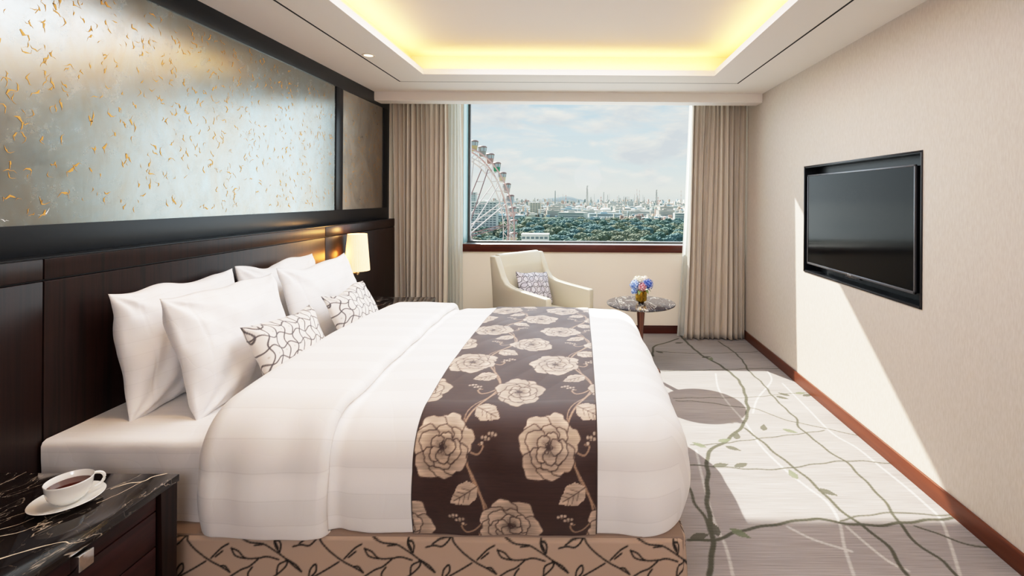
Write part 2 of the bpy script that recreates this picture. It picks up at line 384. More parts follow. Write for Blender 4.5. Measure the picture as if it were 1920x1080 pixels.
# window ---------------------------------------------------------------
w = thing('window_1', None, None, (0, YG, 0), kind='structure')
ty = YG
fm = MB()
fm.box(WX0, WX0 + .028, -.03, .03, WZ0, WZ1, .002).box(WX1 - .028, WX1, -.03, .03, WZ0, WZ1, .002).box(WX0, WX1, -.03, .03, WZ1 - .03, WZ1, .002)
fm.box(WX0, WX1, -.045, .03, WZ0 - .025, WZ0 + .012, .002)
fm.build('window_frame', M['alud'], w)
MB().box(WX0, WX1, -.20, -.05, WZ0 - .03, WZ0 - .008, .002).build('sill_track', M['alu'], w)
MB().box(WX0 - .002, WX0 + .004, YB - ty + .002, -.03, WZ0, WZ1).build('side_lining', M['teal'], w)
MB().box(WX0 + .02, WX1 - .02, -.004, .004, WZ0 + .01, WZ1 - .02).build('glass_pane', M['glass'], w)
struct('trim_7', MB().box(WX0 - .01, WX1 + .01, YB - .022, YB + .05, .862, .94, .003), M['cherry2'])
struct('trim_8', MB().box(WX0, WX1, YB + .04, YG - .2, .862, .925), M['paper2'])
# ------------------------------------------------------------------ panelled headboard wall
HX = -1.86
hb = thing('headboard', 'dark wood panelled headboard running along the left wall behind the bed', 'headboard', (HX, 2.5, 0))
def hbx(x0, x1, y0, y1, z0, z1, b=.002): return MB().box(x0 - HX, x1 - HX, y0 - 2.5, y1 - 2.5, z0, z1, b)
HE = 4.865
for y0, y1 in [(YF, 1.678), (1.682, 3.538), (3.542, HE)]:
    hbx(XL, HX, y0, y1, .0, 1.138, .003).build('panel', M['wood_v'], hb)
    hbx(XL, HX, y0, y1, 1.144, 1.216, .003).build('top_rail', M['wood_h'] if 0 else M['wood_v'], hb)
hbx(XL, HX - .01, YF, HE, 1.136, 1.146).build('shadow_groove', M['black'], hb)
hbx(XL, HX + .0, YF, HE, 1.216, 1.222, .001).build('top_cap', M['black'], hb)

# decorative silver leaf panels: leaf field plus gilt curls and pale scratches in one mesh
def leaf_metal(name, a, b, rough, metal):
    m = mat(name, a, rough, metal)
    s = noise_node(m, 3.2, 8, (1, 1.3, .8), rough=.7, dist=.8)
    s2 = noise_node(m, 60, 4, (1, 1, .12))
    L(m, ramp(m, s, [(.3, a), (.65, b)]), P(m).inputs['Base Color'])
    r = ramp(m, noise_node(m, 9, 8, (1, 1, 1), rough=.75), [(.35, (rough - .03,) * 3 + (1,)), (.7, (rough + .07,) * 3 + (1,))])
    L(m, r, P(m).inputs['Roughness']); bump(m, s2, .10, .001); return m
M['silver'] = leaf_metal('silver_leaf', rgb(152, 145, 133), rgb(152, 160, 160), .24, .95)
M['silver_dark'] = leaf_metal('aged_silver_leaf', rgb(150, 140, 128), rgb(180, 168, 154), .30, .8)
M['gilt'] = mat('gilt_fleck', rgb(206, 152, 72), .45, .35)
M['scratch'] = mat('pale_scratch', rgb(246, 244, 240), .6)
def curl(mb, y, z, ln, wd, ang, bend, x, mi):
    n = 5; vs = []
    for i in range(n + 1):
        t = i / n; a = ang + bend * (t - .5); 
        cy = y + ln * (t - .5) * math.cos(ang) - bend * ln * .3 * math.sin(ang) * (t - .5) ** 2 * 4
        cz = z + ln * (t - .5) * math.sin(ang) + bend * ln * .3 * math.cos(ang) * (t - .5) ** 2 * 4
        h = wd * (math.sin(PI * t) * .5 + .04) * (1 + .6 * math.sin(9 * t + 5 * y)); cy += wd * .9 * math.sin(i * 5 + y * 60); cz += wd * .9 * math.sin(i * 3.7 + z * 70)
        vs += [(x, cy - h * math.sin(a), cz + h * math.cos(a)), (x, cy + h * math.sin(a), cz - h * math.cos(a))]
    mb.add(vs, [(2*i, 2*i+1, 2*i+3, 2*i+2) for i in range(n)], mi)
def art(name, label, y0, y1, z0, z1, nf, big, mt):
    rr = random.Random(int(y0 * 100) + 5)
    yc = (y0 + y1) / 2; zc = (z0 + z1) / 2
    mb = MB().box(-.006, 0, y0 - yc, y1 - yc, z0 - zc, z1 - zc)
    px = .0006
    for k in range(nf):
        y = rr.uniform(y0 + .03, y1 - .03); z = rr.uniform(z0 + .03, z1 - .03)
        a = rr.gauss(1.75, .6) if rr.random() < .75 else rr.uniform(0, PI)
        s = rr.uniform(.45, 1) * big
        curl(mb, y - yc, z - zc, .045 * s, .0070 * s * rr.uniform(.25, 1.1), a, rr.uniform(-1.5, 1.5), px + k * 2e-7, 1)
    if big > .8:
        for k in range(650):      # fine pale scratches towards the near end
            y = y0 + abs(rr.gauss(0, .5)) + 1.3; z = z0 + abs(rr.gauss(0, .32)) 
            if z > z1 - .04 or y > y1 - .1: continue
            curl(mb, y - yc, z - zc, rr.uniform(.02, .08), .0026, rr.uniform(0, PI), rr.uniform(-1, 1), px * .6 + k * 2e-7, 2)
    o = mb.build(name, [mt, M['gilt'], M['scratch']], smooth=False); o.location = (XL - .008, yc, zc)
    return tag(o, label, 'wall panel')
art('decorative_panel', 'long silver leaf wall panel with gilt flecks above the bed', -1.2, 3.855, 1.331, 2.318, 1500, 1.0, M['silver'])
art('decorative_panel', 'narrow darker silver leaf wall panel between the long panel and the left curtain', 3.965, 4.775, 1.331, 2.318, 420, .79, M['silver_dark'])

# wall sconce ----------------------------------------------------------
sc = thing('wall_sconce', 'lit pleated cream shade sconce on the dark headboard wall', 'lamp', (HX, 3.82, .835))
shade_m = mat('pleated_silk_shade', rgb(250, 232, 196), .7); P(shade_m).inputs['Emission Color'].default_value = rgb(255, 214, 150)
s = noise_node(shade_m, 1, 0)
P(shade_m).inputs['Emission Strength'].default_value = .8
npl = 44
G = []
seg = npl * 6
for j in range(seg):
    a = 2 * PI * j / seg; row = []
    for t in np.linspace(0, 1, 10):
        r = .093 + (.071 - .093) * t; r *= 1 + .018 * math.cos(npl * a)
        row.append((.105 + r * math.cos(a), r * math.sin(a), .022 + .285 * t))
    G.append(row)
sh = grid('lamp_shade', G, shade_m, sc, closed_u=True)
b = MB()
b.lathe([(.0935, .020), (.0945, .022), (.0935, .027)], (.105, 0, 0), 48)
b.build('shade_trim', shade_m, sc)
MB().lathe([(.071, .304), (.0725, .307), (.071, .310)], (.105, 0, 0), 48).build('shade_trim', shade_m, sc)
MB().box(0, .008, -.03, .03, -.03, .03, .002).build('wall_plate', M['brass'], sc)
MB().box(.004, .12, -.009, .009, -.006, .004, .002).lathe([(0, -.012), (.012, -.012), (.012, .03), (.006, .034), (0, .034)], (.105, 0, 0), 20).build('arm', M['brass'], sc)
MB().lathe([(0, .034), (.013, .04), (.026, .08), (.030, .11), (.02, .14), (0, .15)], (.105, 0, 0), 24).build('bulb', emis('bulb_glow', rgb(255, 220, 165), 6), sc)
def light(name, kind, loc, energy, col, rot=(0, 0, 0), **k):
    d = bpy.data.lights.new(name, kind); d.energy = energy; d.color = col[:3]
    for a, v in k.items(): setattr(d, a, v)
    o = bpy.data.objects.new(name, d); COL.objects.link(o); o.location = loc; o.rotation_euler = rot; return o
light('sconce_light', 'POINT', (HX + .105, 3.82, 1.18), 2.4, rgb(255, 190, 110), shadow_soft_size=.03)
light('sconce_light', 'POINT', (HX + .03, 3.72, 1.0), 1.3, rgb(255, 160, 70), shadow_soft_size=.03)

# ------------------------------------------------------------------ nightstands
VE=[[(-1.378,1.154),(-1.346,1.18),(-1.31,1.203),(-1.285,1.212),(-1.265,1.206),(-1.238,1.216)],[(-1.47,1.23),(-1.441,1.243),(-1.422,1.265),(-1.403,1.283)],[(-1.5,1.255),(-1.476,1.273),(-1.462,1.3)],[(-1.382,1.43),(-1.357,1.459),(-1.324,1.468),(-1.313,1.495),(-1.285,1.512)],[(-1.358,1.364),(-1.346,1.385),(-1.334,1.417),(-1.324,1.468)],[(-1.732,1.449),(-1.729,1.476),(-1.73,1.516)],[(-1.532,1.297),(-1.509,1.326)]]
def nightstand(name, label, y0, y1, veins=False):
    x0, x1 = HX + .004, -1.246; zt = .57
    t = thing(name, label, 'nightstand', ((x0 + x1) / 2, (y0 + y1) / 2, 0))
    ox, oy = (x0 + x1) / 2, (y0 + y1) / 2
    def B(mb, *a, **k): return mb.box(a[0] - ox, a[1] - ox, a[2] - oy, a[3] - oy, a[4], a[5], *a[6:], **k)
    top = B(MB(), x0, x1, y0, y1, zt - .022, zt, .002)
    if veins:
        for k, v in enumerate(VE):
            pts = smooth_pts(v, 8); n = len(pts); vs = []
            for i, (px, py) in enumerate(pts):
                q = pts[min(i + 1, n - 1)]; p = pts[max(i - 1, 0)]
                d = Vector((q[0] - p[0], q[1] - p[1])).normalized()
                wv = [.0035, .0016, .0012, .0030, .0014, .001, .0008][k] * (.7 + .5 * mnoise.noise(Vector((px * 60, py * 60, k)))) * ((1 - .8 * i / n) if k == 0 else 1)
                px += .0025 * mnoise.noise(Vector((py * 70, 1, k))); 
                vs += [(px - d.y * wv - ox, py + d.x * wv - oy, zt + .0003), (px + d.y * wv - ox, py - d.x * wv - oy, zt + .0003)]
            vs = [v_ for v_ in vs]
            top.add([v_ for v_ in vs if True], [(2*i, 2*i+1, 2*i+3, 2*i+2) for i in range(n - 1)], 1)
    top.build('marble_top', [M['marble'] if veins else M['marble3'], M['vein']], t)
    zb = zt - .022
    # carcass
    c = B(MB(), x0, x1 - .03, y0 + .015, y1 - .015, .06, zb, .002)
    c.build('body', M['wood_h'], t)
    for yy in (1, -1):      # tapering front posts
        ya, yb = (y1 - .004, y1 - .062) if yy == 1 else (y0 + .004, y0 + .062)
        yc = ya - yy * .045
        q = MB()
        vs = []
        for z, inn in ((zb, yb), (.0, yc)):
            for x in (x1 - .06, x1 - .004):
                for y in (ya, inn): vs.append((x - ox, y - oy, z))
        q.add(vs, [(0, 1, 3, 2), (4, 6, 7, 5), (0, 2, 6, 4), (1, 5, 7, 3), (0, 4, 5, 1), (2, 3, 7, 6)])
        q.build('leg', M['wood_v'], t, smooth=False)
        bx = x0 + .002
        B(MB(), bx, bx + .04, min(ya, yc), max(ya, yc), 0, .06, .002).build('leg', M['wood_v'], t)
    zs = [(.502, .546), (.396, .498), (.235, .392), (.075, .231)]
    for i, (a, bz) in enumerate(zs):
        d = B(MB(), x1 - .03, x1 - .010, y0 + .072, y1 - .072, a, bz, .0015).build('drawer', M['wood_h'], t)
        if i == 0:
            kb = B(MB(), x1 - .012, x1 + .012, (1.211 if y0 < 2 else y0 + .41) - .014, (1.211 if y0 < 2 else y0 + .41) + .024, .502, .542, .002)
            kb.build('knob', M['chrome'], d)
    return t
nightstand('nightstand', 'dark wood nightstand with veined marble top and the tea cup on it', .66, 1.512, True)
nightstand('nightstand', 'dark marble topped nightstand between the bed and the left curtain, under the sconce', 3.40, 4.20)

# saucer and cup
sx, sy = -1.44, 1.364
s_ = MB().lathe([(0, .004), (.03, .003), (.034, 0), (.038, .0), (.04, .004), (.062, .009), (.0775, .0155), (.079, .0165), (.078, .0175), (.06, .0125), (.035, .007), (.026, .0055), (.024, .0065), (0, .0065)], (0, 0, 0), 64)
so = s_.build('saucer', M['china'], ang=60); so.location = (sx, sy, .5705); tag(so, 'white china saucer under the tea cup on the marble nightstand', 'saucer')
cp = thing('tea_cup', 'white china cup of black tea on a saucer, handle turned towards the bed', 'cup', (-1.433, 1.362, .5785))
prof = [(0, .002), (.020, .002), (.022, 0), (.025, 0), (.026, .003), (.036, .010), (.044, .022), (.0485, .038), (.0505, .056), (.0515, .0605), (.0505, .0612), (.0493, .0600), (.047, .040), (.042, .024), (.034, .013), (.02, .008), (0, .007)]
MB().lathe(prof, (0, 0, 0), 64).build('cup_body', M['china'], cp, ang=80)
MB().lathe([(0, .0), (.0475, .0), (.0478, .001)], (0, 0, .044), 48).build('tea', M['tea'], cp)
hd = []
ha = .95
for i in range(13):
    t = i / 12; a = -1.45 + t * 2.95
    r = .046 + .026 * math.cos(a) ** .8 if math.cos(a) > 0 else .046
    z = .036 + .020 * math.sin(a)
    hd.append((r * math.cos(ha), r * math.sin(ha), z))
MB().tube(hd, [.0040] * 13, 12).build('handle', M['china'], cp, ang=80)

# ------------------------------------------------------------------ bed
bed = thing('bed', 'large bed with white fitted sheet and twig patterned skirt in the middle of the room', 'bed', (-.75, 2.48, 0))
BO = Vector((-.75, 2.48, 0))
SY0, SY1, SX1, SZ = 1.60, 3.39, .365, .312
m1 = MB()
# mattress with softly rounded edges, tucked sheet
def rbox_grid(name, x0, x1, y0, y1, z0, z1, r, mats, parent, amp, org, nx=140, ny=150):
    """top + near, far and foot sides of a soft block as one sheet"""
    hang = (z1 - z0) - r + PI * r / 2
    us = np.linspace(x0, x1 - r + hang, nx); W = (y1 - y0) - 2 * r
    vs_ = np.linspace(-hang, W + hang, ny)
    G = np.zeros((nx, ny, 3)); UV = np.zeros((nx, ny, 2))
    for i, u in enumerate(us):
        for j, v in enumerate(vs_):
            p, nrm = wrap(u, v, x1 - r, y0 + r, y1 - r, z1, r, lambda e, r=r: 0)
            q = Vector((p.x, p.y, p.z)); k = amp * (mnoise.noise(Vector((q.x * 4, q.y * 4, q.z * 4))) + .5 * mnoise.noise(Vector((q.x * 14, q.y * 3, q.z * 3))))
            if abs(nrm.z) < .5: k += .0035 * math.sin(q.x * 34 + q.y * 30 + 4 * mnoise.noise(Vector((q.x * 3, q.y * 3, q.z * 2)))) * min(1, (z1 - q.z) / .1)
            q += nrm * k
            if q.z < z0: q.z = z0
            G[i, j] = q - org; UV[i, j] = (u, v)
    return grid(name, G, mats, parent, uv=UV, flip=False)
def wrap(u, v, xe, ya, yb, zt, r, bulge, crown=0):
    """lay flat cloth point (u along X, v along Y from edge ya) over a rounded block"""
    a = max(0, u - xe); b = -v if v < 0 else max(0, v - (yb - ya)); sgn = -1 if v < 0 else 1
    x = min(u, xe); y = min(max(v + ya, ya), yb)
    z = zt
    if crown:
        z += crown * (1 - abs((y - (ya + yb) / 2) / ((yb - ya) / 2)) ** 2.2) * (1 - .35 * max(0, (x - (-1.2)) / (xe + 1.2)) ** 4)
    rho = max(a, b)
    if rho <= 0: return Vector((x, y, z)), Vector((0, 0, 1))
    h = math.hypot(a, b); dx, dy = a / h, sgn * b / h
    q = rho / r
    if q < PI / 2: g, d = r * math.sin(q), r * (1 - math.cos(q)); n = Vector((dx * math.sin(q), dy * math.sin(q), math.cos(q)))
    else:
        e = rho - PI / 2 * r; g, d = r + bulge(e), r + e; n = Vector((dx, dy, 0))
    return Vector((x + dx * g, y + dy * g, z - d)), n
mt = rbox_grid('mattress', -1.855, .35, 1.668, 3.335, .300, .590, .022, M['sheet'], bed, .0035, BO)
bs = MB().box(-1.855 - BO.x, SX1 - .010 - BO.x, SY0 + .010 - BO.y, SY1 - .010 - BO.y, .03, SZ + .003, .006)
bs.build('bed_base', mat('base_fabric', rgb(150, 130, 116), .9), bed)
# feet
for x in (-1.7, .2):
    for y in (1.75, 3.2):
        MB().lathe([(0, 0), (.025, 0), (.03, .035), (0, .035)], (x - BO.x, y - BO.y, 0), 16).build('foot', M['black'], bed)
# printed skirt: path near side, foot side, far side; t runs up then over the top ledge
res = .0035
c0 = rgb(186, 164, 146); ink = rgb(20, 14, 12)
Lp = [(-1.855, SY0), (SX1, SY0), (SX1, SY1), (-1.855, SY1)]
l1, l2 = SX1 + 1.855, SY1 - SY0
SH = SZ - .012
cs = Canvas(2 * l1 + l2, SH + .055, res, c0)
K = .000478
def tw(pts): return [((x - 1020) * K, SH + .004 - (y - 372) * K) for x, y in pts]
T_ = [[(1070,375),(1150,410),(1240,420),(1320,465),(1400,520),(1460,570),(1510,605)], [(1180,430),(1240,422)], [(1020,450),(1070,470),(1120,515),(1210,515),(1270,505),(1350,525)],
 [(1020,450),(1050,500),(1120,518)], [(1210,520),(1150,570),(1090,595),(1010,645),(960,665)], [(1620,375),(1650,420),(1700,470),(1740,500)], [(1745,505),(1800,540),(1870,575),(1935,612)],
 [(1445,438),(1500,425),(1560,430),(1615,375)], [(1490,415),(1540,385),(1615,372)], [(1545,665),(1620,625),(1700,580),(1765,540)], [(1560,650),(1570,590),(1605,555),(1610,600),(1575,640)],
 [(1270,665),(1340,625),(1400,570),(1412,530)], [(1340,622),(1350,560),(1412,530)], [(1800,520),(1870,450),(1920,420)], [(1830,510),(1880,470)], [(1150,665),(1140,620),(1170,575)],
 [(1320,380),(1318,410),(1330,445),(1355,475)], [(1320,395),(1350,400),(1362,430),(1355,475)], [(1325,410),(1345,450)], [(1400,520),(1470,560),(1510,605)], [(1870,572),(1900,572),(1935,612)],
 [(1160,760),(1230,720),(1300,735),(1400,700),(1480,740)], [(1500,700),(1560,760),(1640,770),(1720,840)], [(1020,800),(1100,770),(1160,700)], [(1200,900),(1260,840),(1340,800),(1420,860)],
 [(1600,900),(1700,880),(1780,800)], [(1050,930),(1130,880),(1250,900)], [(1440,930),(1520,880),(1600,900)], [(1720,355),(1800,345),(1850,350)], [(1160,300),(1250,330),(1300,300)], [(1480,330),(1560,300),(1640,322)]]
for rep in range(14):
    for l in T_:
        cs.stroke([(x + rep * .44 - .17, y) for x, y in smooth_pts(tw(l), 4)], .0052, ink)
G = np.zeros((cs.nx, cs.ny, 3)); 
for i in range(cs.nx):
    s = i * res; R_ = .018
    if s < l1: p = Vector((-1.855 + s, SY0)); n = Vector((0, -1))
    elif s < l1 + l2: p = Vector((SX1, SY0 + s - l1)); n = Vector((1, 0))
    else: p = Vector((SX1 - (s - l1 - l2), SY1)); n = Vector((0, 1))
    if abs(s - l1) < .03: n = Vector((1, -1)).normalized(); p -= n * .004
    if abs(s - l1 - l2) < .03: n = Vector((1, 1)).normalized(); p -= n * .004
    # inverted pleats at the corners
    dc = min(abs(s - l1 + .0), abs(s - l1 - l2)); inw = .012 * math.exp(-(dc / .010) ** 2)
    for j in range(cs.ny):
        z = j * res + .008
        if z < SH:
            k = .010 * (1 - z / SH) + .004 * math.sin(s * 9) * (1 - z / SH) + .003 * mnoise.noise(Vector((s * 5, z * 5, 0)))
            q = p + n * (k - inw); zz_ = z
        else:
            e = z - SH; q = p - n * (e - inw * 0 - .0) ; zz_ = SH + .012 * math.sin(min(1, e / .02) * PI / 2)
            q = q - n * inw
        G[i, j] = (q.x - BO.x, q.y - BO.y, zz_)
M['skirt'] = attr_mat('twig_print_cloth', .8)
grid('bed_skirt', G, M['skirt'], bed, colors=cs.a)

# duvet ----------------------------------------------------------------
DXE, DYA, DYB, DZ, DR = .385 - .165, 1.60 + .165, 3.375 - .165, .695, .165
HANG = PI / 2 * DR + .205
DW = DYB - DYA
def bul(e): return .012 * math.sin(min(1, e / .205) * PI) - .010 * max(0, e / .205) ** 2
def dsurf(u, v, off=0.0, xh=-1.19, rh=.05, wr=1.0):
    hd_ = max(0, xh - u); uu = max(u, xh)
    p, n = wrap(uu, v, DXE, DYA, DYB, DZ, DR, bul, .032)
    q = p
    k = .011 * mnoise.noise(Vector((q.x * 1.7, q.y * 1.7, q.z * 1.7 + 4))) + .0055 * mnoise.noise(Vector((q.x * 6 + q.y * 2, q.y * 3.2, q.z * 4)))
    side = min(1, max(0, (max(-v, v - DW, u - DXE)) / .25))
    k += side * (.006 * mnoise.noise(Vector((q.x * 13, q.y * 11, q.z * 2.0 + 9))) + .004 * math.sin(q.x * 21 + q.z * 9 + 2 * mnoise.noise(q * 3)))
    k += .0030 * abs(mnoise.noise(Vector((q.x * 9 - q.y * 5, q.y * 2, 3)))) * wr
    k -= .010 * math.exp(-((q.x + .80) / .03) ** 2)
    p = p + n * (k + off)
    if hd_ > 0:
        a = hd_ / rh
        if a < PI / 2: g, d = rh * math.sin(a), rh * (1 - math.cos(a))
        else: g, d = rh, rh + (hd_ - PI / 2 * rh)
        p = p + Vector((-g, 0, 0)) - n * d
    return p
dv = thing('duvet', 'white striped duvet spread over the bed with its top edge folded back', 'duvet', (-.4, 2.48, DZ)); DO = Vector((-.4, 2.48, DZ))
def cloth(name, us, vs_, fn, mats, parent, org, colors=None, flip=False, uvf=None):
    G = np.zeros((len(us), len(vs_), 3)); UV = np.zeros((len(us), len(vs_), 2))
    for i, u in enumerate(us):
        for j, v in enumerate(vs_):
            G[i, j] = fn(u, v) - org; UV[i, j] = (u, v)
    return grid(name, G, mats, parent, uv=UV, colors=colors, flip=flip)
def hem(fn):     # curls the cloth inwards past the hem line
    def f(u, v):
        lim = HANG
        vv = min(max(v, -lim), DW + lim); ex = max(0, abs(v - vv)); uu = min(u, DXE + lim); ex = max(ex, u - uu)
        p = fn(uu, vv)
        if ex > 0:
            c = Vector((0, (1 if v < 0 else -1) if (v < 0 or v > DW) else 0, 0))
            if u > DXE: c += Vector((-1, 0, 0))
            if c.length > 0: c.normalize()
            a = min(ex / .015, PI / 2); p = p + c * (.016 * (1 - math.cos(a)) + max(0, ex - .024)) + Vector((0, 0, -.010 * math.sin(a)))
        return p
    return f
us = np.linspace(-1.25, DXE + HANG + .05, 230); vv_ = np.linspace(-HANG - .05, DW + HANG + .05, 290)
cloth('duvet_cover', us, vv_, hem(lambda u, v: dsurf(u, v)), M['duvet'], dv, DO)
def flap(u, v):
    xa = -.80 + .012 * math.sin(v * 3) + .008 * mnoise.noise(Vector((v * 5, 0, 0)))
    r_ = .021; s_ = u - (xa - .04)
    if s_ <= 0: uu, th = u, .040
    else:
        ph = min(PI, s_ / r_); uu, th = xa - .04 + r_ * 1.15 * math.sin(ph), .019 + r_ * math.cos(ph)
    return dsurf(uu, v, th, -1.19, .085)
us = np.concatenate([np.linspace(-1.34, -.90, 60), np.linspace(-.895, -.755, 80)])
cloth('folded_flap', us, vv_, hem(flap), M['duvet'], dv, DO)

# bed runner -----------------------------------------------------------
RX0, RX1 = -.55, .065
rres = .0032
hang = HANG + .004
rw, rl = RX1 - RX0, DW + 2 * hang
dark, light_ = rgb(60, 36, 31), rgb(204, 182, 162)
rc = Canvas(rw, rl, rres, dark)
rs = np.random.RandomState(11)
def scal(cx, cy, rx, ry, rot, n, amp, ph=0, k=60):
    out = []
    for i in range(k):
        a = 2 * PI * i / k; r = 1 + amp * abs(math.sin(n * a / 2 + ph)) - amp * .5
        x, y = rx * r * math.cos(a), ry * r * math.sin(a)
        out.append((cx + x * math.cos(rot) - y * math.sin(rot), cy + x * math.sin(rot) + y * math.cos(rot)))
    return out
STK = rs.rand(400)
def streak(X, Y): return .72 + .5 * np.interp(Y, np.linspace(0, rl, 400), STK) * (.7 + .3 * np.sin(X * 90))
def petal(cx, cy, a, r0, r1, w, seed):
    pts = []; rr_ = random.Random(seed)
    bx, by = cx + r0 * math.cos(a), cy + r0 * math.sin(a); ln = r1 - r0
    lob = rr_.choice([2, 3, 3])
    for i in range(25):
        t = i / 24; an = -1.9 + 3.8 * t
        rad = (1 + .17 * abs(math.cos(lob * an * .8)) + .04 * math.sin(an * 9 + seed))
        px = ln * .5 + ln * .52 * rad * math.cos(an); py = w * .5 * rad * math.sin(an)
        pts.append((bx + px * math.cos(a) - py * math.sin(a), by + px * math.sin(a) + py * math.cos(a)))
    pts.append((cx + r0 * .5 * math.cos(a), cy + r0 * .5 * math.sin(a)))
    return pts
def flower(cx, cy, S, rot, seed):
    rr_ = random.Random(seed)
    for ring, (n, r0, r1, w) in enumerate([(7, .02, .100, .088), (6, .012, .070, .064), (5, .003, .042, .042)]):
        for k in range(n):
            a = rot + 2 * PI * (k + ring * .4) / n + rr_.uniform(-.2, .2); q = rr_.uniform(.86, 1.10)
            p = petal(cx, cy, a, r0 * S, r1 * S * q, w * S, seed * 31 + ring * 10 + k)
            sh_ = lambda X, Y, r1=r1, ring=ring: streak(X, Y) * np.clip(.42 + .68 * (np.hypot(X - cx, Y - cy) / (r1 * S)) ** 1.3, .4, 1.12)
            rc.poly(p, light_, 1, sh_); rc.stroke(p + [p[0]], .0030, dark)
            for t in (-.25, .25):
                rc.stroke([(cx + r0 * S * math.cos(a + t), cy + r0 * S * math.sin(a + t)), (cx + r1 * .6 * S * math.cos(a + t * .5), cy + r1 * .6 * S * math.sin(a + t * .5))], .0022, dark, .6)
    for k in range(7):
        a = rr_.uniform(0, 6.28); r = rr_.uniform(0, .014) * S
        p = scal(cx + r * math.cos(a), cy + r * math.sin(a), .006 * S, .005 * S, 0, 2, .1, 0, 10); rc.stroke(p + [p[0]], .002, dark)
def bigleaf(cx, cy, a, S):
    pts = []
    for i in range(40):
        t = i / 40 if i < 20 else 2 - i / 20
        t = (i / 20) if i < 20 else (40 - i) / 20
        h = .034 * S * math.sin(PI * t ** .75) * (1 + .18 * abs(math.sin(9 * t))) * (1 if i < 20 else -1)
        px = .105 * S * t
        pts.append((cx + px * math.cos(a) - h * math.sin(a), cy + px * math.sin(a) + h * math.cos(a)))
    rc.poly(pts, light_, 1, streak)
    rc.stroke([(cx, cy), (cx + .09 * S * math.cos(a), cy + .09 * S * math.sin(a))], .003, dark)
    for t in (.25, .45, .65):
        for sg in (-1, 1):
            x, y = cx + .1 * S * t * math.cos(a), cy + .1 * S * t * math.sin(a)
            rc.stroke([(x, y), (x + .03 * S * math.cos(a + sg * .8), y + .03 * S * math.sin(a + sg * .8))], .002, dark)
PX, PY = .356, .50
vine_c = rgb(170, 140, 116)
base_x = .445 - RX0 - 1.0
for c in range(-1, 3):
    xc = .200 + c * PX          # vine centre line
    pts = [(xc + .045 * math.sin(2 * PI * (t / 60) / PY * 1.0 + .6), t / 60) for t in range(int(rl * 60) + 2)]
    rc.stroke(pts, .0062, vine_c)
    pts2 = [(x + .012 * math.sin(t * .45), y + .01) for t, (x, y) in enumerate(pts)]
    rc.stroke(pts2, .003, vine_c)
    r = -1
    while r * PY < rl + .3:
        y0_ = r * PY
        for dy_, sx_ in ((.06, -1), (.31, 1)):
            xs_ = xc + .045 * math.sin(2 * PI * (y0_ + dy_) / PY + .6)
            sp = [(xs_, y0_ + dy_), (xs_ + sx_ * .03, y0_ + dy_ - .035), (xs_ + sx_ * .06, y0_ + dy_ - .045), (xs_ + sx_ * .075, y0_ + dy_ - .022), (xs_ + sx_ * .06, y0_ + dy_ - .015)]
            rc.stroke(smooth_pts(sp), .0042, vine_c)
            for k in range(9):
                bx, by = xs_ + sx_ * (.07 + .011 * (k % 5)), y0_ + dy_ - .012 + .011 * (k // 5) + .006 * (k % 2) + .006 * (k % 5)
                p = scal(bx, by, .0065, .006, 0, 2, .1, 0, 10); rc.poly(p, light_, 1, streak); rc.stroke(p + [p[0]], .0018, dark)
        bigleaf(xc + .045 * math.sin(2 * PI * (y0_ + .17) / PY + .6), y0_ + .17, -2.6, .95)
        bigleaf(xc + .045 * math.sin(2 * PI * (y0_ + .43) / PY + .6), y0_ + .43, -.55, 1.0)
        r += 1
for c in range(-2, 4):
    r = -1
    while r * PY < rl + .3:
        flower(.094 + c * PX, .285 + r * PY, 1.0, .3 + .2 * r, 5 + (r % 3))
        flower(.094 + .232 + c * PX, .285 + (r + .5) * PY, .96, 1.1 + .2 * r, 9 + (r % 3))
        r += 1
rc.stroke([(0, 0), (0, rl)], .010, rgb(50, 32, 28)); rc.stroke([(rw, 0), (rw, rl)], .010, rgb(50, 32, 28))
us = RX0 + np.arange(rc.nx) * rres; vs2 = -hang + np.arange(rc.ny) * rres
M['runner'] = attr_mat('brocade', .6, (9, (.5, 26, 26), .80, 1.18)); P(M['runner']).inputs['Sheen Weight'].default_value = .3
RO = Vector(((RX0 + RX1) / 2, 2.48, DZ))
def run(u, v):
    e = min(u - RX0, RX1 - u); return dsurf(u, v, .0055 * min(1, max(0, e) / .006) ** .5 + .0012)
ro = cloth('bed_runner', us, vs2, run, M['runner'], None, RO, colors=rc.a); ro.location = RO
tag(ro, 'dark brown bed runner with woven beige peonies across the foot of the bed', 'bed runner')

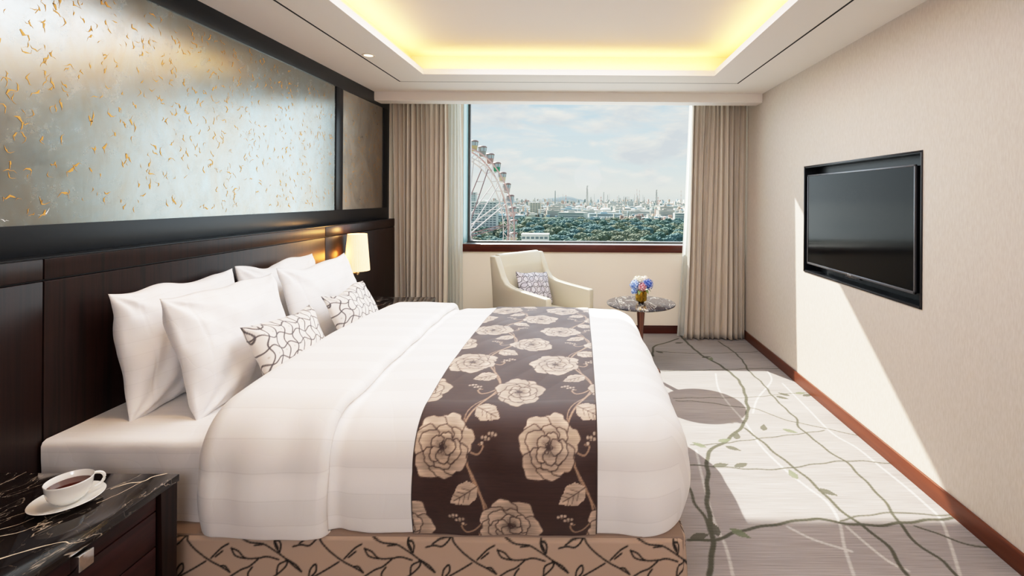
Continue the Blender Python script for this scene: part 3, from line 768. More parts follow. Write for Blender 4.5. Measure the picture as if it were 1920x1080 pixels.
# ------------------------------------------------------------------ pillows
def pillow(name, label, cat, c, w, h, th, tilt, yaw=0, roll=0, m=None, colors=None, n=(120, 84), seed=0, ear=.03, group=None, flange=0.0, sag=0.0):
    """w along Y, h up, th along X; tilt leans the top towards the wall"""
    nu, nv = n if colors is None else (colors.shape[0], colors.shape[1])
    R_ = Matrix.Rotation(yaw, 3, 'Z') @ Matrix.Rotation(-tilt, 3, 'Y') @ Matrix.Rotation(roll, 3, 'X')
    def side(sg, cu, cvn):
        G = np.zeros((cu, cvn, 3)); UV = np.zeros((cu, cvn, 2))
        for i in range(cu):
            for j in range(cvn):
                a = -1 + 2 * i / (cu - 1); b_ = -1 + 2 * j / (cvn - 1)
                # plan outline: sides drawn in, corners left as ears
                pin = 1 - ear * 2 * (1 - abs(b_) ** 2.5) ; pin2 = 1 - ear * 2.6 * (1 - abs(a) ** 2.5)
                y = w / 2 * a * pin; z = h / 2 * b_ * pin2
                prof = max(0, (1 - abs(a) ** 3.2)) ** .55 * max(0, (1 - abs(b_) ** 2.8)) ** .55
                x = sg * (th / 2 * prof)
                e_ = min(1, prof * 3)
                nz = mnoise.noise(Vector((y * 5 + seed, z * 5, sg))) * .018 + mnoise.noise(Vector((y * 12 + seed * 3, z * 9 - y * 6, sg * 2))) * .010
                # creases radiating from the corners
                r1 = math.hypot(1 - abs(a), 1 - abs(b_)); ang_ = math.atan2(1 - abs(b_), 1 - abs(a) + 1e-6)
                nz += .009 * math.sin(ang_ * 9 + seed) * math.exp(-r1 * 2.2) * min(1, r1 * 5)
                if colors is None: nz -= .0022 * math.exp(-((a + .80) / .016) ** 2) + .004 * abs(mnoise.noise(Vector((y * 7 + z * 9, z * 3 - y * 2, seed * 2.3))))
                x += sg * nz * 1.25 * e_ * (th / .17)
                z -= sag * (1 - b_) * .5 * prof
                z += .030 * mnoise.noise(Vector((y * 4.5, 7 + seed, 0))) * max(0, b_) + .5 * sag * 0
                G[i, j] = R_ @ Vector((x, y, z)); UV[i, j] = (a * w / 2, b_ * h / 2)
        return G, UV
    cu, cvn = nu, nv
    Gf, UVf = side(1, cu, cvn)
    t = None
    f = grid(name, Gf, m, None, uv=UVf, colors=colors)
    Gb, UVb = side(-1, cu, cvn)
    bk = grid(name + '_b', Gb, m, None, uv=UVb, colors=colors, flip=True)
    bm = bmesh.new(); bm.from_mesh(f.data); bm.from_mesh(bk.data)
    bmesh.ops.remove_doubles(bm, verts=bm.verts[:], dist=.0003)
    bmesh.ops.recalc_face_normals(bm, faces=bm.faces[:])
    bm.to_mesh(f.data); bm.free(); bpy.data.objects.remove(bk)
    for p in f.data.polygons: p.material_index = 0
    f.location = c; tag(f, label, cat, group)
    return f
g = 'white bed pillows'
R = math.radians
def hem_line(p, w, h, th, tilt, side=-1):
    pass
pillow('pillow', 'white pillow against the headboard nearest the tea cup nightstand', 'pillow', (-1.735, 2.15, .822), .68, .50, .17, R(9), R(2), 0, M['pillow'], seed=1, group=g)
pillow('pillow', 'white pillow against the headboard near the sconce, mostly hidden behind other pillows', 'pillow', (-1.735, 2.845, .822), .68, .50, .17, R(9), R(-2), 0, M['pillow'], seed=5, group=g)
pillow('pillow', 'front white pillow behind the patterned cushion nearest the camera', 'pillow', (-1.535, 2.19, .808), .72, .50, .18, R(17), R(3), R(-1), M['pillow'], seed=9, group=g)
pillow('pillow', 'front white pillow below the sconce, behind the farther patterned cushion', 'pillow', (-1.53, 2.93, .808), .70, .50, .165, R(17), R(-2), R(1), M['pillow'], seed=14, group=g)
# small trellis cushions
tres = .0028
def trellis(w, h):
    c = Canvas(w, h, tres, rgb(232, 226, 220)); g_ = rgb(86, 82, 86); P_ = .052
    for k in range(-8, 16):
        pts = [(k * P_ + .0 + .011 * math.sin(2 * PI * t / .105) + t * .22, t) for t in np.linspace(-.02, h + .02, 90)]
        c.stroke(pts, .0056, g_)
        pts = [(t, k * P_ * 1.1 + .012 * math.sin(2 * PI * t / .104 + k * PI * .5) - .12 * t) for t in np.linspace(-.02, w + .02, 120)]
        c.stroke(pts, .0056, g_)
        for j in range(12):
            x, y = k * P_ + .03 + (j * P_ + .03) * .28, j * P_ + .03
            c.stroke([(x, y), (x + .001, y)], .007, rgb(196, 188, 178))
    return c.a
M['trellis'] = attr_mat('trellis_print', .7); P(M['trellis']).inputs['Sheen Weight'].default_value = .2
pillow('cushion', 'small white cushion with grey wavy lattice, nearer the camera', 'cushion', (-1.325, 2.235, .757), .50, .30, .12, R(27), R(0), R(-2), M['trellis'], colors=trellis(.50, .30), seed=3, ear=.05)
pillow('cushion', 'small white cushion with grey wavy lattice, farther one below the sconce', 'cushion', (-1.335, 2.875, .768), .48, .29, .12, R(27), R(-2), R(1), M['trellis'], colors=trellis(.48, .29), seed=6, ear=.05)
# ------------------------------------------------------------------ armchair
F_ = Vector((.77, -.64, 0)).normalized(); A_ = Vector((.64, .77, 0)).normalized()
CC = Vector((-.323, 4.44, 0))
ch = thing('armchair', 'cream leather armchair with sloping arms under the window', 'armchair', CC)
def cf(f, z, a): v = F_ * f + A_ * a; return (v.x, v.y, z)
arm = [(.335, .20), (.335, .588), (.325, .60), (.05, .622), (-.10, .64), (-.175, .665), (-.225, .72), (-.315, .90), (-.395, .90), (-.36, .60), (-.33, .20)]
for sg in (-1, 1):
    MB().prism(arm, sg * .315, sg * .250, cf, .012, 3).build('arm', M['leather'], ch, ang=50)
bk = [(-.20, .34), (-.215, .50), (-.275, .80), (-.315, .903), (-.335, .915), (-.37, .915), (-.392, .90), (-.36, .60), (-.33, .22), (-.22, .22)]
MB().prism(bk, -.262, .262, cf, .012, 3).build('backrest', M['leather'], ch, ang=50)
MB().prism([(-.24, .24), (.325, .24), (.33, .25), (.33, .30), (-.24, .30)], -.25, .25, cf, .006).build('seat_frame', M['leather'], ch)
G = []
nf, na = 40, 40
st = MB()
vs, fs = [], []
for i in range(nf):
    for j in range(na):
        f = -1 + 2 * i / (nf - 1); a = -1 + 2 * j / (na - 1)
        e = (1 - abs(f) ** 10) ** .3 * (1 - abs(a) ** 10) ** .3 if abs(f) < 1 and abs(a) < 1 else 0
        vs.append(cf(.055 + .28 * f, .305 + .105 * e + .018 * (1 - f * f) * (1 - a * a) + .02 * (f > 0) * f * 0, .246 * a))
for i in range(nf - 1):
    for j in range(na - 1): fs.append((i*na+j, (i+1)*na+j, (i+1)*na+j+1, i*na+j+1))
st.add(vs, fs); st.build('seat_cushion', M['leather'], ch, ang=80)
for f in (-.27, .27):
    for a in (-.24, .24):
        MB().prism([(f - .02, 0), (f + .02, 0), (f + .026, .21), (f - .026, .21)], a - .02, a + .02, cf, .003).build('leg', M['wood_v'], ch)
def seam(f0, z0, f1, z1, a): return [cf(f0 + (f1 - f0) * t, z0 + (z1 - z0) * t, a) for t in np.linspace(0, 1, 6)]
sm = MB()
for sg in (-1, 1):
    sm.tube([cf(f, z + .001, sg * .2825) for f, z in [(.32, .60), (.05, .622), (-.10, .64), (-.175, .665)]], .0022, 6)
sm.build('piping', M['leather'], ch)

# leafy cushion on the chair
c = Canvas(.40, .31, .0026, rgb(196, 192, 200)); dk_ = rgb(66, 62, 68)
rr = random.Random(4)
for r in range(-1, 8):
    for k in range(-1, 10):
        x, y = k * .064 + (r % 2) * .032, r * .056; a = [.9, 2.3, 1.5, .3][(k * 2 + r) % 4] + rr.uniform(-.2, .2)
        p = leaf_pts(x - .026 * math.cos(a), y - .026 * math.sin(a), .070, .048, a, 8)
        c.poly(p, rgb(216, 212, 220) if (k + r) % 3 else rgb(196, 191, 202)); c.stroke(p + [p[0]], .0056, dk_)
        c.stroke([(x - .022 * math.cos(a), y - .022 * math.sin(a)), (x + .018 * math.cos(a), y + .018 * math.sin(a))], .0014, dk_, .6)
M['leafcloth'] = attr_mat('leaf_outline_cloth', .55)
ya = math.atan2(F_.y, F_.x)
pc = CC + F_ * -.130 + A_ * .005
pillow('cushion', 'grey cushion with dark leaf outlines on the cream armchair', 'cushion', (pc.x, pc.y, .60), .40, .31, .12, R(22), ya, R(-7), M['leafcloth'], colors=c.a, seed=2, ear=.03)

# ------------------------------------------------------------------ side table, vase and flowers
TX, TY, TZ = .515, 4.033, .57
tb = thing('side_table', 'round grey marble side table on a tapered bronze stem by the window', 'table', (TX, TY, 0))
MB().lathe([(0, TZ - .03), (.20, TZ - .03), (.27, TZ - .018), (.284, TZ - .010), (.285, TZ - .004), (.283, TZ), (0, TZ)], (0, 0, 0), 96).build('table_top', M['marble2'], tb)
MB().lathe([(0, .012), (.016, .012), (.017, .15), (.022, .32), (.034, .50), (.041, TZ - .03), (0, TZ - .03)], (0, 0, 0), 48).build('stem', M['bronze'], tb)
MB().lathe([(0, 0), (.16, 0), (.162, .006), (.155, .012), (.03, .018), (0, .018)], (0, 0, 0), 64).build('base', M['bronze'], tb)
vz = thing('vase', 'small gold glass vase on the round marble table', 'vase', (TX + .002, TY, TZ))
MB().lathe([(0, .0005), (.022, .0005), (.026, .006), (.030, .010), (.044, .018), (.048, .03), (.048, .09), (.050, .098), (.047, .098), (.045, .03), (.04, .022), (0, .02)], (0, 0, 0), 48).build('vase_body', M['gold'], vz)
st_ = MB()
heads = [(-.050, -.02, .148, .045, 'b1', 'pale blue hydrangea head at the left of the gold vase'), (.052, -.015, .155, .048, 'b2', 'deep blue hydrangea head at the right of the gold vase'),
         (.004, -.055, .138, .036, 'p', 'pink hydrangea head at the front of the gold vase'), (-.022, .015, .180, .042, 'w', 'white hydrangea head at the top left of the bouquet'),
         (.030, .02, .182, .040, 'w2', 'white hydrangea head at the top right of the bouquet'), (-.058, -.03, .098, .026, 'b1', 'small pale blue hydrangea head drooping at the left of the vase'),]
pm = {'b1': (rgb(186, 202, 232), rgb(126, 154, 206)), 'b2': (rgb(120, 146, 208), rgb(70, 96, 172)), 'p': (rgb(226, 184, 186), rgb(196, 130, 140)), 'w': (rgb(244, 240, 228), rgb(222, 216, 196)), 'w2': (rgb(246, 242, 232), rgb(230, 214, 200))}
for i, (hx, hy, hz, r, k, lb) in enumerate(heads):
    st_.tube([(0, 0, .03), (hx * .3, hy * .3, .09), (hx, hy, hz)], .0025, 6)
    t = thing('hydrangea', lb, 'flower', (TX + hx, TY + hy, TZ + hz), 'hydrangea heads in the gold vase')
    mb = MB(); rr = random.Random(i)
    n = int(46 * (r / .045) ** 2) + 8
    for q in range(n):
        zz_ = 1 - 1.75 * (q + .5) / n; a = q * 2.39996; rad = math.sqrt(max(0, 1 - zz_ * zz_))
        nrm = Vector((rad * math.cos(a), rad * math.sin(a), zz_)); c_ = nrm * r * rr.uniform(.86, 1.04)
        u_ = nrm.orthogonal().normalized(); v_ = nrm.cross(u_); s_ = .0095; a0 = rr.uniform(0, 1.5)
        for pt in range(4):
            an = a0 + pt * PI / 2; d = u_ * math.cos(an) + v_ * math.sin(an); e = nrm.cross(d)
            mb.add([c_, c_ + d * s_ * .6 + e * s_ * .5 + nrm * .002, c_ + d * s_ * 1.15 + nrm * .0005, c_ + d * s_ * .6 - e * s_ * .5 + nrm * .002], [(0, 1, 2, 3)], rr.randint(0, 1))
    mb.lathe([(0, -r * .8), (r * .5, -r * .55), (r * .78, 0), (r * .5, r * .6), (0, r * .8)], (0, 0, 0), 12, 1)
    ms = [mat('petal_' + k, pm[k][0], .7), mat('petal_shade_' + k, pm[k][1], .7)]
    mb.build('petals', ms, t, smooth=False)
st_.build('flower_stems', mat('stem_green', rgb(96, 128, 70), .6), vz)
lf = MB()
for a, ln, z in [(2.6, .06, .10), (-1.9, .055, .098), (.4, .06, .10), (-.9, .05, .10)]:
    vs = []
    for j in range(7):
        t = j / 6; w_ = .018 * math.sin(PI * t ** .8); r_ = .035 + ln * t; z_ = z + .02 * math.sin(PI * t) - .02 * t
        vs += [(r_ * math.cos(a) - w_ * math.sin(a), r_ * math.sin(a) + w_ * math.cos(a), z_), (r_ * math.cos(a) + w_ * math.sin(a), r_ * math.sin(a) - w_ * math.cos(a), z_)]
    lf.add(vs, [(2*j, 2*j+1, 2*j+3, 2*j+2) for j in range(6)])
lf.build('leaves', mat('leaf_green', rgb(120, 140, 86), .5), vz)

# ------------------------------------------------------------------ television in its recess
nc = thing('tv_niche', 'black lined recess in the right wall holding the television', 'wall recess', (XR, 3.055, 1.29))
def nb(mb, x0, x1, y0, y1, z0, z1, b=0): return mb.box(x0, x1, y0 - 3.055, y1 - 3.055, z0 - 1.29, z1 - 1.29, b)
q = MB()
nb(q, .085, .099, 2.422, 3.688, .895, 1.686); nb(q, -.001, .09, 2.421, 2.432, .894, 1.687); nb(q, -.001, .09, 3.678, 3.689, .894, 1.687)
nb(q, -.001, .09, 2.43, 3.68, .894, .905); nb(q, -.001, .09, 2.43, 3.68, 1.676, 1.687)
q.build('lining', M['black'], nc)
q = MB(); e = .010
nb(q, -.006, .002, 2.42 - .002, 2.42 + e, .891, 1.690, .001); nb(q, -.006, .002, 3.69 - e, 3.692, .891, 1.690, .001)
nb(q, -.006, .002, 2.42, 3.69, .891, .891 + e, .001); nb(q, -.006, .002, 2.42, 3.69, 1.690 - e, 1.690, .001)
q.build('edge_trim', mat('dark_bronze_edge', rgb(46, 44, 46), .3, .5), nc)
tv = thing('television', 'flat black television set into the right wall', 'television', (1.70, 3.03, 1.29))
def tb_(mb, x0, x1, y0, y1, z0, z1, b=0): return mb.box(x0, x1, y0 - 3.03, y1 - 3.03, z0 - 1.29, z1 - 1.29, b)
tb_(MB(), .006, .045, 2.455, 3.605, .965, 1.615, .004).build('casing', M['black'], tv)
q = MB(); w_ = .010
tb_(q, -.002, .010, 2.45, 2.45 + w_, .96, 1.62, .002); tb_(q, -.002, .010, 3.61 - w_, 3.61, .96, 1.62, .002)
tb_(q, -.002, .010, 2.45, 3.61, .96, .96 + .015, .002); tb_(q, -.002, .010, 2.45, 3.61, 1.62 - w_, 1.62, .002)
q.build('bezel', mat('grey_metal_bezel', rgb(104, 104, 108), .3, .6), tv)
scm = mat('tv_glass', rgb(9, 11, 12), .10); P(scm).inputs['Specular IOR Level'].default_value = .10
tb_(MB(), .0015, .008, 2.459, 3.601, .974, 1.611).build('screen', scm, tv)
tb_(MB(), .01, .03, 2.95, 3.11, .945, .962, .003).build('sensor_bar', mat('smoky_plastic', rgb(70, 72, 76), .2), tv)
tb_(MB(), .046, .083, 2.8, 3.26, 1.15, 1.43, .002).build('wall_bracket', M['black'], tv)
logo_m = mat('logo_silver', rgb(215, 215, 218), .3, .3)
cu = bpy.data.curves.new('logo', 'FONT'); cu.body = 'LG'; cu.size = .017; cu.extrude = .0004; cu.align_x = 'CENTER'; cu.align_y = 'CENTER'
to = bpy.data.objects.new('logo', cu); COL.objects.link(to); to.parent = tv; to.location = (-.003, 0.0, .9675 - 1.29)
to.rotation_euler = (PI / 2, 0, -PI / 2)
lm = bpy.data.meshes.new_from_object(to); bpy.data.objects.remove(to)
to = link('logo', lm, logo_m, tv, False); to.location = (-.003, 0.0, .9675 - 1.29); to.rotation_euler = (PI / 2, 0, -PI / 2)
MB().lathe([(.0055, 0), (.0072, .0005), (.0055, .001)], (0, 0, 0), 24).build('logo_ring', logo_m, tv).matrix_local = Matrix.Translation((-.003, .024, .9675 - 1.29)) @ Matrix.Rotation(-PI / 2, 4, 'Y')

# ------------------------------------------------------------------ downlight
for (x, y) in [(-1.487, 3.39)]:
    d = thing('ceiling_downlight', 'small round recessed downlight in the ceiling over the headboard', 'ceiling light', (x, y, ZC))
    MB().lathe([(.030, -.0005), (.032, -.003), (.043, -.0025), (.045, 0), (.045, .001)], (0, 0, 0), 40).build('trim_ring', mat('ring_white', rgb(236, 224, 206), .4), d)
    MB().lathe([(0, -.0012), (.0315, -.0012)], (0, 0, 0), 32).build('lens', M['lamp_lens'], d)

# ------------------------------------------------------------------ curtains
def curtain(xs_top, xs_bot, yc, z0, z1, nfold, amp, seed, n=420, nz=44, jit=.35, push=0):
    rr_ = random.Random(seed); ph = []; G = np.zeros((n, nz, 3))
    wts = [rr_.uniform(.7, 1.35) for _ in range(nfold)]; cum = np.cumsum([0] + wts); cum = cum / cum[-1]
    amps = [rr_.uniform(.6, 1.15) for _ in range(nfold)]
    for i in range(n):
        s = i / (n - 1); k = min(nfold - 1, int(np.searchsorted(cum, s, 'right') - 1)); f = (s - cum[k]) / (cum[k+1] - cum[k])
        aa = amps[k]
        for j in range(nz):
            t = j / (nz - 1); z = z0 + (z1 - z0) * t
            x = xs_bot[0] + (xs_top[0] - xs_bot[0]) * t + s * ((xs_bot[1] - xs_bot[0]) * (1 - t) + (xs_top[1] - xs_top[0]) * t)
            w_ = math.sin(2 * PI * (f + .10 * math.sin(2.2 * t + k)))
            y = yc - amp * aa * (.75 + .35 * (1 - t)) * (w_ * (1 + .25 * w_)) + .006 * mnoise.noise(Vector((s * 30, t * 3, seed)))
            x += .25 * (xs_bot[1] - xs_bot[0]) / nfold * math.sin(4 * PI * f) * .5 + .006 * math.sin(t * 5 + k)
            G[i, j] = (x, y, z)
    return G
def make_curtain(name, label, org, *a, m='curtain', **k):
    G = curtain(*a, **k) - np.array(org); o = grid(name, G, M[m], None); o.location = org
    md = o.modifiers.new('thickness', 'SOLIDIFY'); md.thickness = .002; md.offset = 0
    return tag(o, label, 'curtain')
make_curtain('curtain', 'heavy taupe curtain gathered at the left of the window', (-1.62, 4.96, 0), (-1.925, -1.36), (-1.885, -1.345), 4.955, .012, 2.93, 12, .040, 2)
make_curtain('curtain', 'heavy taupe curtain gathered at the right of the window', (1.4, 4.94, 0), (1.165, 1.70), (1.075, 1.70), 4.950, .012, 2.93, 11, .045, 8)
a = make_curtain('sheer_curtain', 'sheer white voile hanging at the inner edge of the left curtain', (-1.28, 5.02, 0), (-1.42, -1.255), (-1.42, -1.200), 5.03, .012, 2.93, 6, .014, 5, m='sheer', n=160)
b = make_curtain('sheer_curtain', 'sheer white voile hanging at the inner edge of the right curtain', (1.15, 5.02, 0), (1.165, 1.40), (1.020, 1.40), 5.03, .012, 2.93, 8, .014, 6, m='sheer', n=160)
for o in (a, b): o.modifiers.clear()
struct('trim_9', MB().box(XL, XR, 4.93, 4.97, 2.93, 2.955).box(XL, XR, 5.01, 5.05, 2.93, 2.955), M['alu'])

# ------------------------------------------------------------------ outside: ground, park, town, refinery, big wheel
GZ = -50.0
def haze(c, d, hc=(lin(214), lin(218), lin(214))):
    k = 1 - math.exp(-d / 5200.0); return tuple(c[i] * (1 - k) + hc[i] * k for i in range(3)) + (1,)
gm = mat('town_ground', rgb(120, 130, 120), .95)
gs = noise_node(gm, .012, 8, (1, .5, 1), rough=.7)
L(gm, ramp(gm, gs, [(.36, rgb(84, 112, 102)), (.47, rgb(150, 152, 142)), (.56, rgb(206, 200, 188)), (.66, rgb(126, 150, 152))]), P(gm).inputs['Base Color'])
o = MB().add([(-6000, 60, 0), (6000, 60, 0), (6000, 6900, 0), (-6000, 6900, 0)], [(0, 1, 2, 3)]).build('ground', gm, smooth=False)
o.location = (0, 0, GZ); tag(o, kind='structure')
pg = MB()
pts = [(-260, 440), (320, 440), (470, 900), (560, 1250), (120, 1150), (-60, 1350), (-420, 1250)]
pg.add([(x, y, 0) for x, y in pts], [tuple(range(len(pts)))])
o = pg.build('park_ground', noisy('park_grass', rgb(56, 78, 66), rgb(80, 98, 76), .95, .03), smooth=False); o.location = (0, 0, GZ + .3); tag(o, kind='structure')
# road through the park
o = MB().add([(205, 470, 0), (222, 470, 0), (330, 1160, 0), (300, 1160, 0)], [(0, 1, 2, 3)]).build('road', mat('road_grey', rgb(150, 158, 162), .9), smooth=False); o.location = (0, 0, GZ + .5); tag(o, kind='structure')
# trees
def tree_mesh(seed, cols):
    bm = bmesh.new(); bmesh.ops.create_icosphere(bm, subdivisions=4, radius=1)
    for v in bm.verts:
        p = v.co.copy(); k = 1 + .22 * mnoise.noise(p * 1.8 + Vector((seed * 3, 0, 0))) + .24 * abs(mnoise.noise(p * 4.0 + Vector((0, seed, 0)))) + .20 * mnoise.noise(p * 9) + .10 * mnoise.noise(p * 19)
        v.co = p * k; v.co.z = v.co.z * .72 + .62
        if v.co.z < .1: v.co.z = .1 + (v.co.z - .1) * .3; 
    t = bmesh.new(); bmesh.ops.create_cone(t, cap_ends=True, segments=6, radius1=.07, radius2=.05, depth=.5)
    for v in t.verts: v.co.z += .0
    me = bpy.data.meshes.new('tree'); bm2 = MB(); bm2.merge(bm, 0)
    for v in t.verts: v.co.z = v.co.z + .0
    bm2.merge(t, 1)
    bm2.bm.to_mesh(me); bm2.bm.free()
    tm = mat('foliage', cols[0], .9)
    sN = noise_node(tm, 9, 8, rough=.8); L(tm, ramp(tm, sN, [(.35, cols[0]), (.62, cols[1])]), P(tm).inputs['Base Color'])
    me.materials.append(tm); me.materials.append(mat('bark', rgb(84, 74, 64), .9)); return me
kinds = [('dark green rounded tree in the park beyond the window', (rgb(62, 90, 85), rgb(108, 132, 118))), ('olive green tree in the park beyond the window', (rgb(80, 98, 82), rgb(130, 138, 114))),
         ('blue green tree in the park beyond the window', (rgb(64, 96, 97), rgb(106, 134, 130))), ('brownish green tree in the park beyond the window', (rgb(98, 106, 88), rgb(146, 148, 124)))]
tms = [tree_mesh(i, k[1]) for i, k in enumerate(kinds)]
rr = random.Random(21); cnt = 0
y = 455.0
while y < 1010 and cnt < 290:
    half = .235 * y; x = -.26 * y
    row = 0
    while x < .245 * y and cnt < 290:
        r = rr.uniform(7.2, 8.8)
        jx, jy = x + rr.uniform(-1.2, 1.2), y + rr.uniform(-9, 9)
        road = abs(jx - (213 + (jy - 470) * .147)) < 15
        town = jy > 1080 and jx < .0
        clearing = (jy > 960 and .02 * jy < jx < .17 * jy)
        wheel = (jx < -.235 * jy and jy < 640) or (abs(jx + 150) < 42 and abs(jy - 700) < 22) or (abs(jx + 40) < 24 and abs(jy - 440) < 22)
        if not (road or clearing or wheel):
            k = rr.choice([0, 0, 1, 2, 2, 3])
            if .03 * jy < jx < .14 * jy and jy < 640: k = rr.choice([3, 1, 3])
            o = bpy.data.objects.new('tree', tms[k]); COL.objects.link(o); o.location = (jx, jy, GZ); o.rotation_euler = (0, 0, rr.uniform(0, 6)); h = r * rr.uniform(.8, 1.15)
            o.scale = (r, r, h); tag(o, kinds[k][0], 'tree', kinds[k][0].split(' tree')[0] + ' park trees'); cnt += 1
        x += 20
    y += 38
# hill
vs, fs = [], []; hn = 60
for i in range(hn):
    for j in range(14):
        a = -1 + 2 * i / (hn - 1); b = -1 + 2 * j / 13
        hgt = 62 * math.exp(-((a - .12) / .38) ** 2) + 26 * math.exp(-((a + .4) / .35) ** 2) + 6 * mnoise.noise(Vector((a * 5, b * 3, 0)))
        vs.append((a * 520, b * 300, hgt * max(0, 1 - b * b) * max(0, (1 - abs(a) ** 3))))
for i in range(hn - 1):
    for j in range(13): fs.append((i*14+j, (i+1)*14+j, (i+1)*14+j+1, i*14+j+1))
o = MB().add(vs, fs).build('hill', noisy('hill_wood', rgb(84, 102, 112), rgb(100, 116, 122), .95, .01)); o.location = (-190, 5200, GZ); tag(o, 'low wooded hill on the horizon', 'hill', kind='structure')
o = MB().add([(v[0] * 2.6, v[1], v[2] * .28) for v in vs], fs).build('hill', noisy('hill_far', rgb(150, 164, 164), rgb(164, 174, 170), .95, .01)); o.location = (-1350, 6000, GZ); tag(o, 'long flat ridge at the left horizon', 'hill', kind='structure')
# town blocks
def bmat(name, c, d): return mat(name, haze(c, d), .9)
def block_mesh(w, dp, h, floors, wall, roof, d):
    mb = MB().box(-w/2, w/2, -dp/2, dp/2, 0, h).box(-w/2 - .3, w/2 + .3, -dp/2 - .3, dp/2 + .3, h, h + .8, 0, mi=2)
    fh_ = h / floors
    for k in range(floors): mb.box(-w/2 * .94, w/2 * .94, -dp/2 - .15, -dp/2 + .1, k * fh_ + fh_ * .35, k * fh_ + fh_ * .75, mi=1)
    mb.box(-w * .15, w * .05, -dp * .2, dp * .2, h, h + 4, mi=2)
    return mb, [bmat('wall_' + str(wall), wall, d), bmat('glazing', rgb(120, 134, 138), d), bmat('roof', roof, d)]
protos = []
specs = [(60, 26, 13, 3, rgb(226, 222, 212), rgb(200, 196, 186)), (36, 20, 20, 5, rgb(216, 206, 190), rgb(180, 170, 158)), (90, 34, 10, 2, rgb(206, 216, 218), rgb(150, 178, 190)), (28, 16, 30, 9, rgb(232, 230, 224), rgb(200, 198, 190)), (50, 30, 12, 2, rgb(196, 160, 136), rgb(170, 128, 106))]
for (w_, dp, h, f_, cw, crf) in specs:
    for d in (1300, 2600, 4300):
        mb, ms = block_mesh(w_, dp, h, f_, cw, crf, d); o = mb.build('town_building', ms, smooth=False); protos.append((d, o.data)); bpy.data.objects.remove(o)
lb = ['low white industrial shed beyond the park', 'cream mid rise block beyond the park', 'long pale blue roofed warehouse beyond the park', 'white tower block beyond the park', 'tan brick works building beyond the park']
rr = random.Random(5); nB = 0; OCC = []
def free(x, y, r): return all((x - a) ** 2 + (y - b) ** 2 > (r + c) ** 2 for a, b, c in OCC)
for q_ in [(-150, 700, 40), (-262, 1180, 20), (-128, 1400, 26)]: OCC.append(q_)
rows = [1180, 1300, 1450, 1650, 1900, 2200, 2600, 3100, 3700, 4500]
for y in rows:
    step = 34 + y * .013; x = -.25 * y
    while x < .24 * y and nB < 296:
        if rr.random() < .86:
            k = rr.choice([0, 0, 1, 2, 2, 3, 4]) if y > 1500 else rr.choice([0, 2, 0, 1])
            di = 0 if y < 1900 else (1 if y < 3400 else 2)
            me = protos[k * 3 + di][1]; o = bpy.data.objects.new('town_building', me); COL.objects.link(o)
            jx = x + rr.uniform(-14, 14)
            if not (y < 1500 and jx < -.12 * y and False):
                s_ = rr.uniform(.8, 1.25); jy = y + rr.uniform(-50, 50); fr_ = s_ * math.hypot(specs[k][0], specs[k][1]) / 2 + 2
                if not free(jx, jy, fr_): bpy.data.objects.remove(o); x += step; continue
                OCC.append((jx, jy, fr_)); o.location = (jx, jy, GZ); o.rotation_euler = (0, 0, rr.uniform(-.3, .3)); o.scale = (s_, s_, rr.uniform(.8, 1.3))
                tag(o, lb[k], 'building', lb[k]); nB += 1
        x += step * rr.uniform(.9, 1.3) * 1.25
# storage tanks
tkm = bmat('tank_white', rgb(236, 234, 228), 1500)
tk = MB().lathe([(0, 0), (13, 0), (13, 11), (9, 13.5), (0, 14.5)], (0, 0, 0), 28).lathe([(13.1, 10.5), (13.4, 10.7), (13.1, 11)], (0, 0, 0), 28).build('storage_tank', tkm).data
bpy.data.objects.remove([o for o in bpy.data.objects if o.data == tk][0])
for k in range(22):
    for _ in range(60):
        yy = rr.uniform(1350, 2300); xx = rr.uniform(-.02, .22) * yy
        if free(xx, yy, 22): break
    OCC.append((xx, yy, 21))
    o = bpy.data.objects.new('storage_tank', tk); COL.objects.link(o); o.location = (xx, yy, GZ); s_ = rr.uniform(.7, 1.5); o.scale = (s_, s_, s_)
    tag(o, 'white cylindrical storage tank in the distant refinery', 'tank', 'distant storage tanks')
# chimneys and columns: px offset from axis, height pixels above horizon line, distance
def stack(h, r, d, kind):
    mb = MB(); n = 8
    for k in range(n):
        z0, z1 = h * k / n, h * (k + 1) / n; ra, rb = r * (1 - .45 * k / n), r * (1 - .45 * (k + 1) / n)
        mi = (k % 2) if kind == 'striped' and k >= 3 else (0 if kind != 'dark' else 1)
        mb.lathe([(ra, z0), (rb, z1)], (0, 0, 0), 10, mi)
    mb.lathe([(0, h), (r * .55, h)], (0, 0, 0), 10, 0)
    if kind == 'flare':
        for k in range(6): mb.tube([(-r * 2, 0, h * k / 6), (r * 2, 0, h * (k + 1) / 6)], r * .25, 4, 0); 
        mb.tube([(-r * 2, 0, 0), (-r * .6, 0, h)], r * .3, 4, 0).tube([(r * 2, 0, 0), (r * .6, 0, h)], r * .3, 4, 0)
    a, b = {'striped': (rgb(226, 216, 208), rgb(196, 120, 108)), 'dark': (rgb(150, 150, 148), rgb(118, 124, 124)), 'flare': (rgb(160, 152, 148), rgb(160, 152, 148)), 'tan': (rgb(186, 160, 140), rgb(186, 160, 140))}[kind]
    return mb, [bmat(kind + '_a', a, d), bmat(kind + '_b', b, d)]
FP = 17 / 36 * 1920
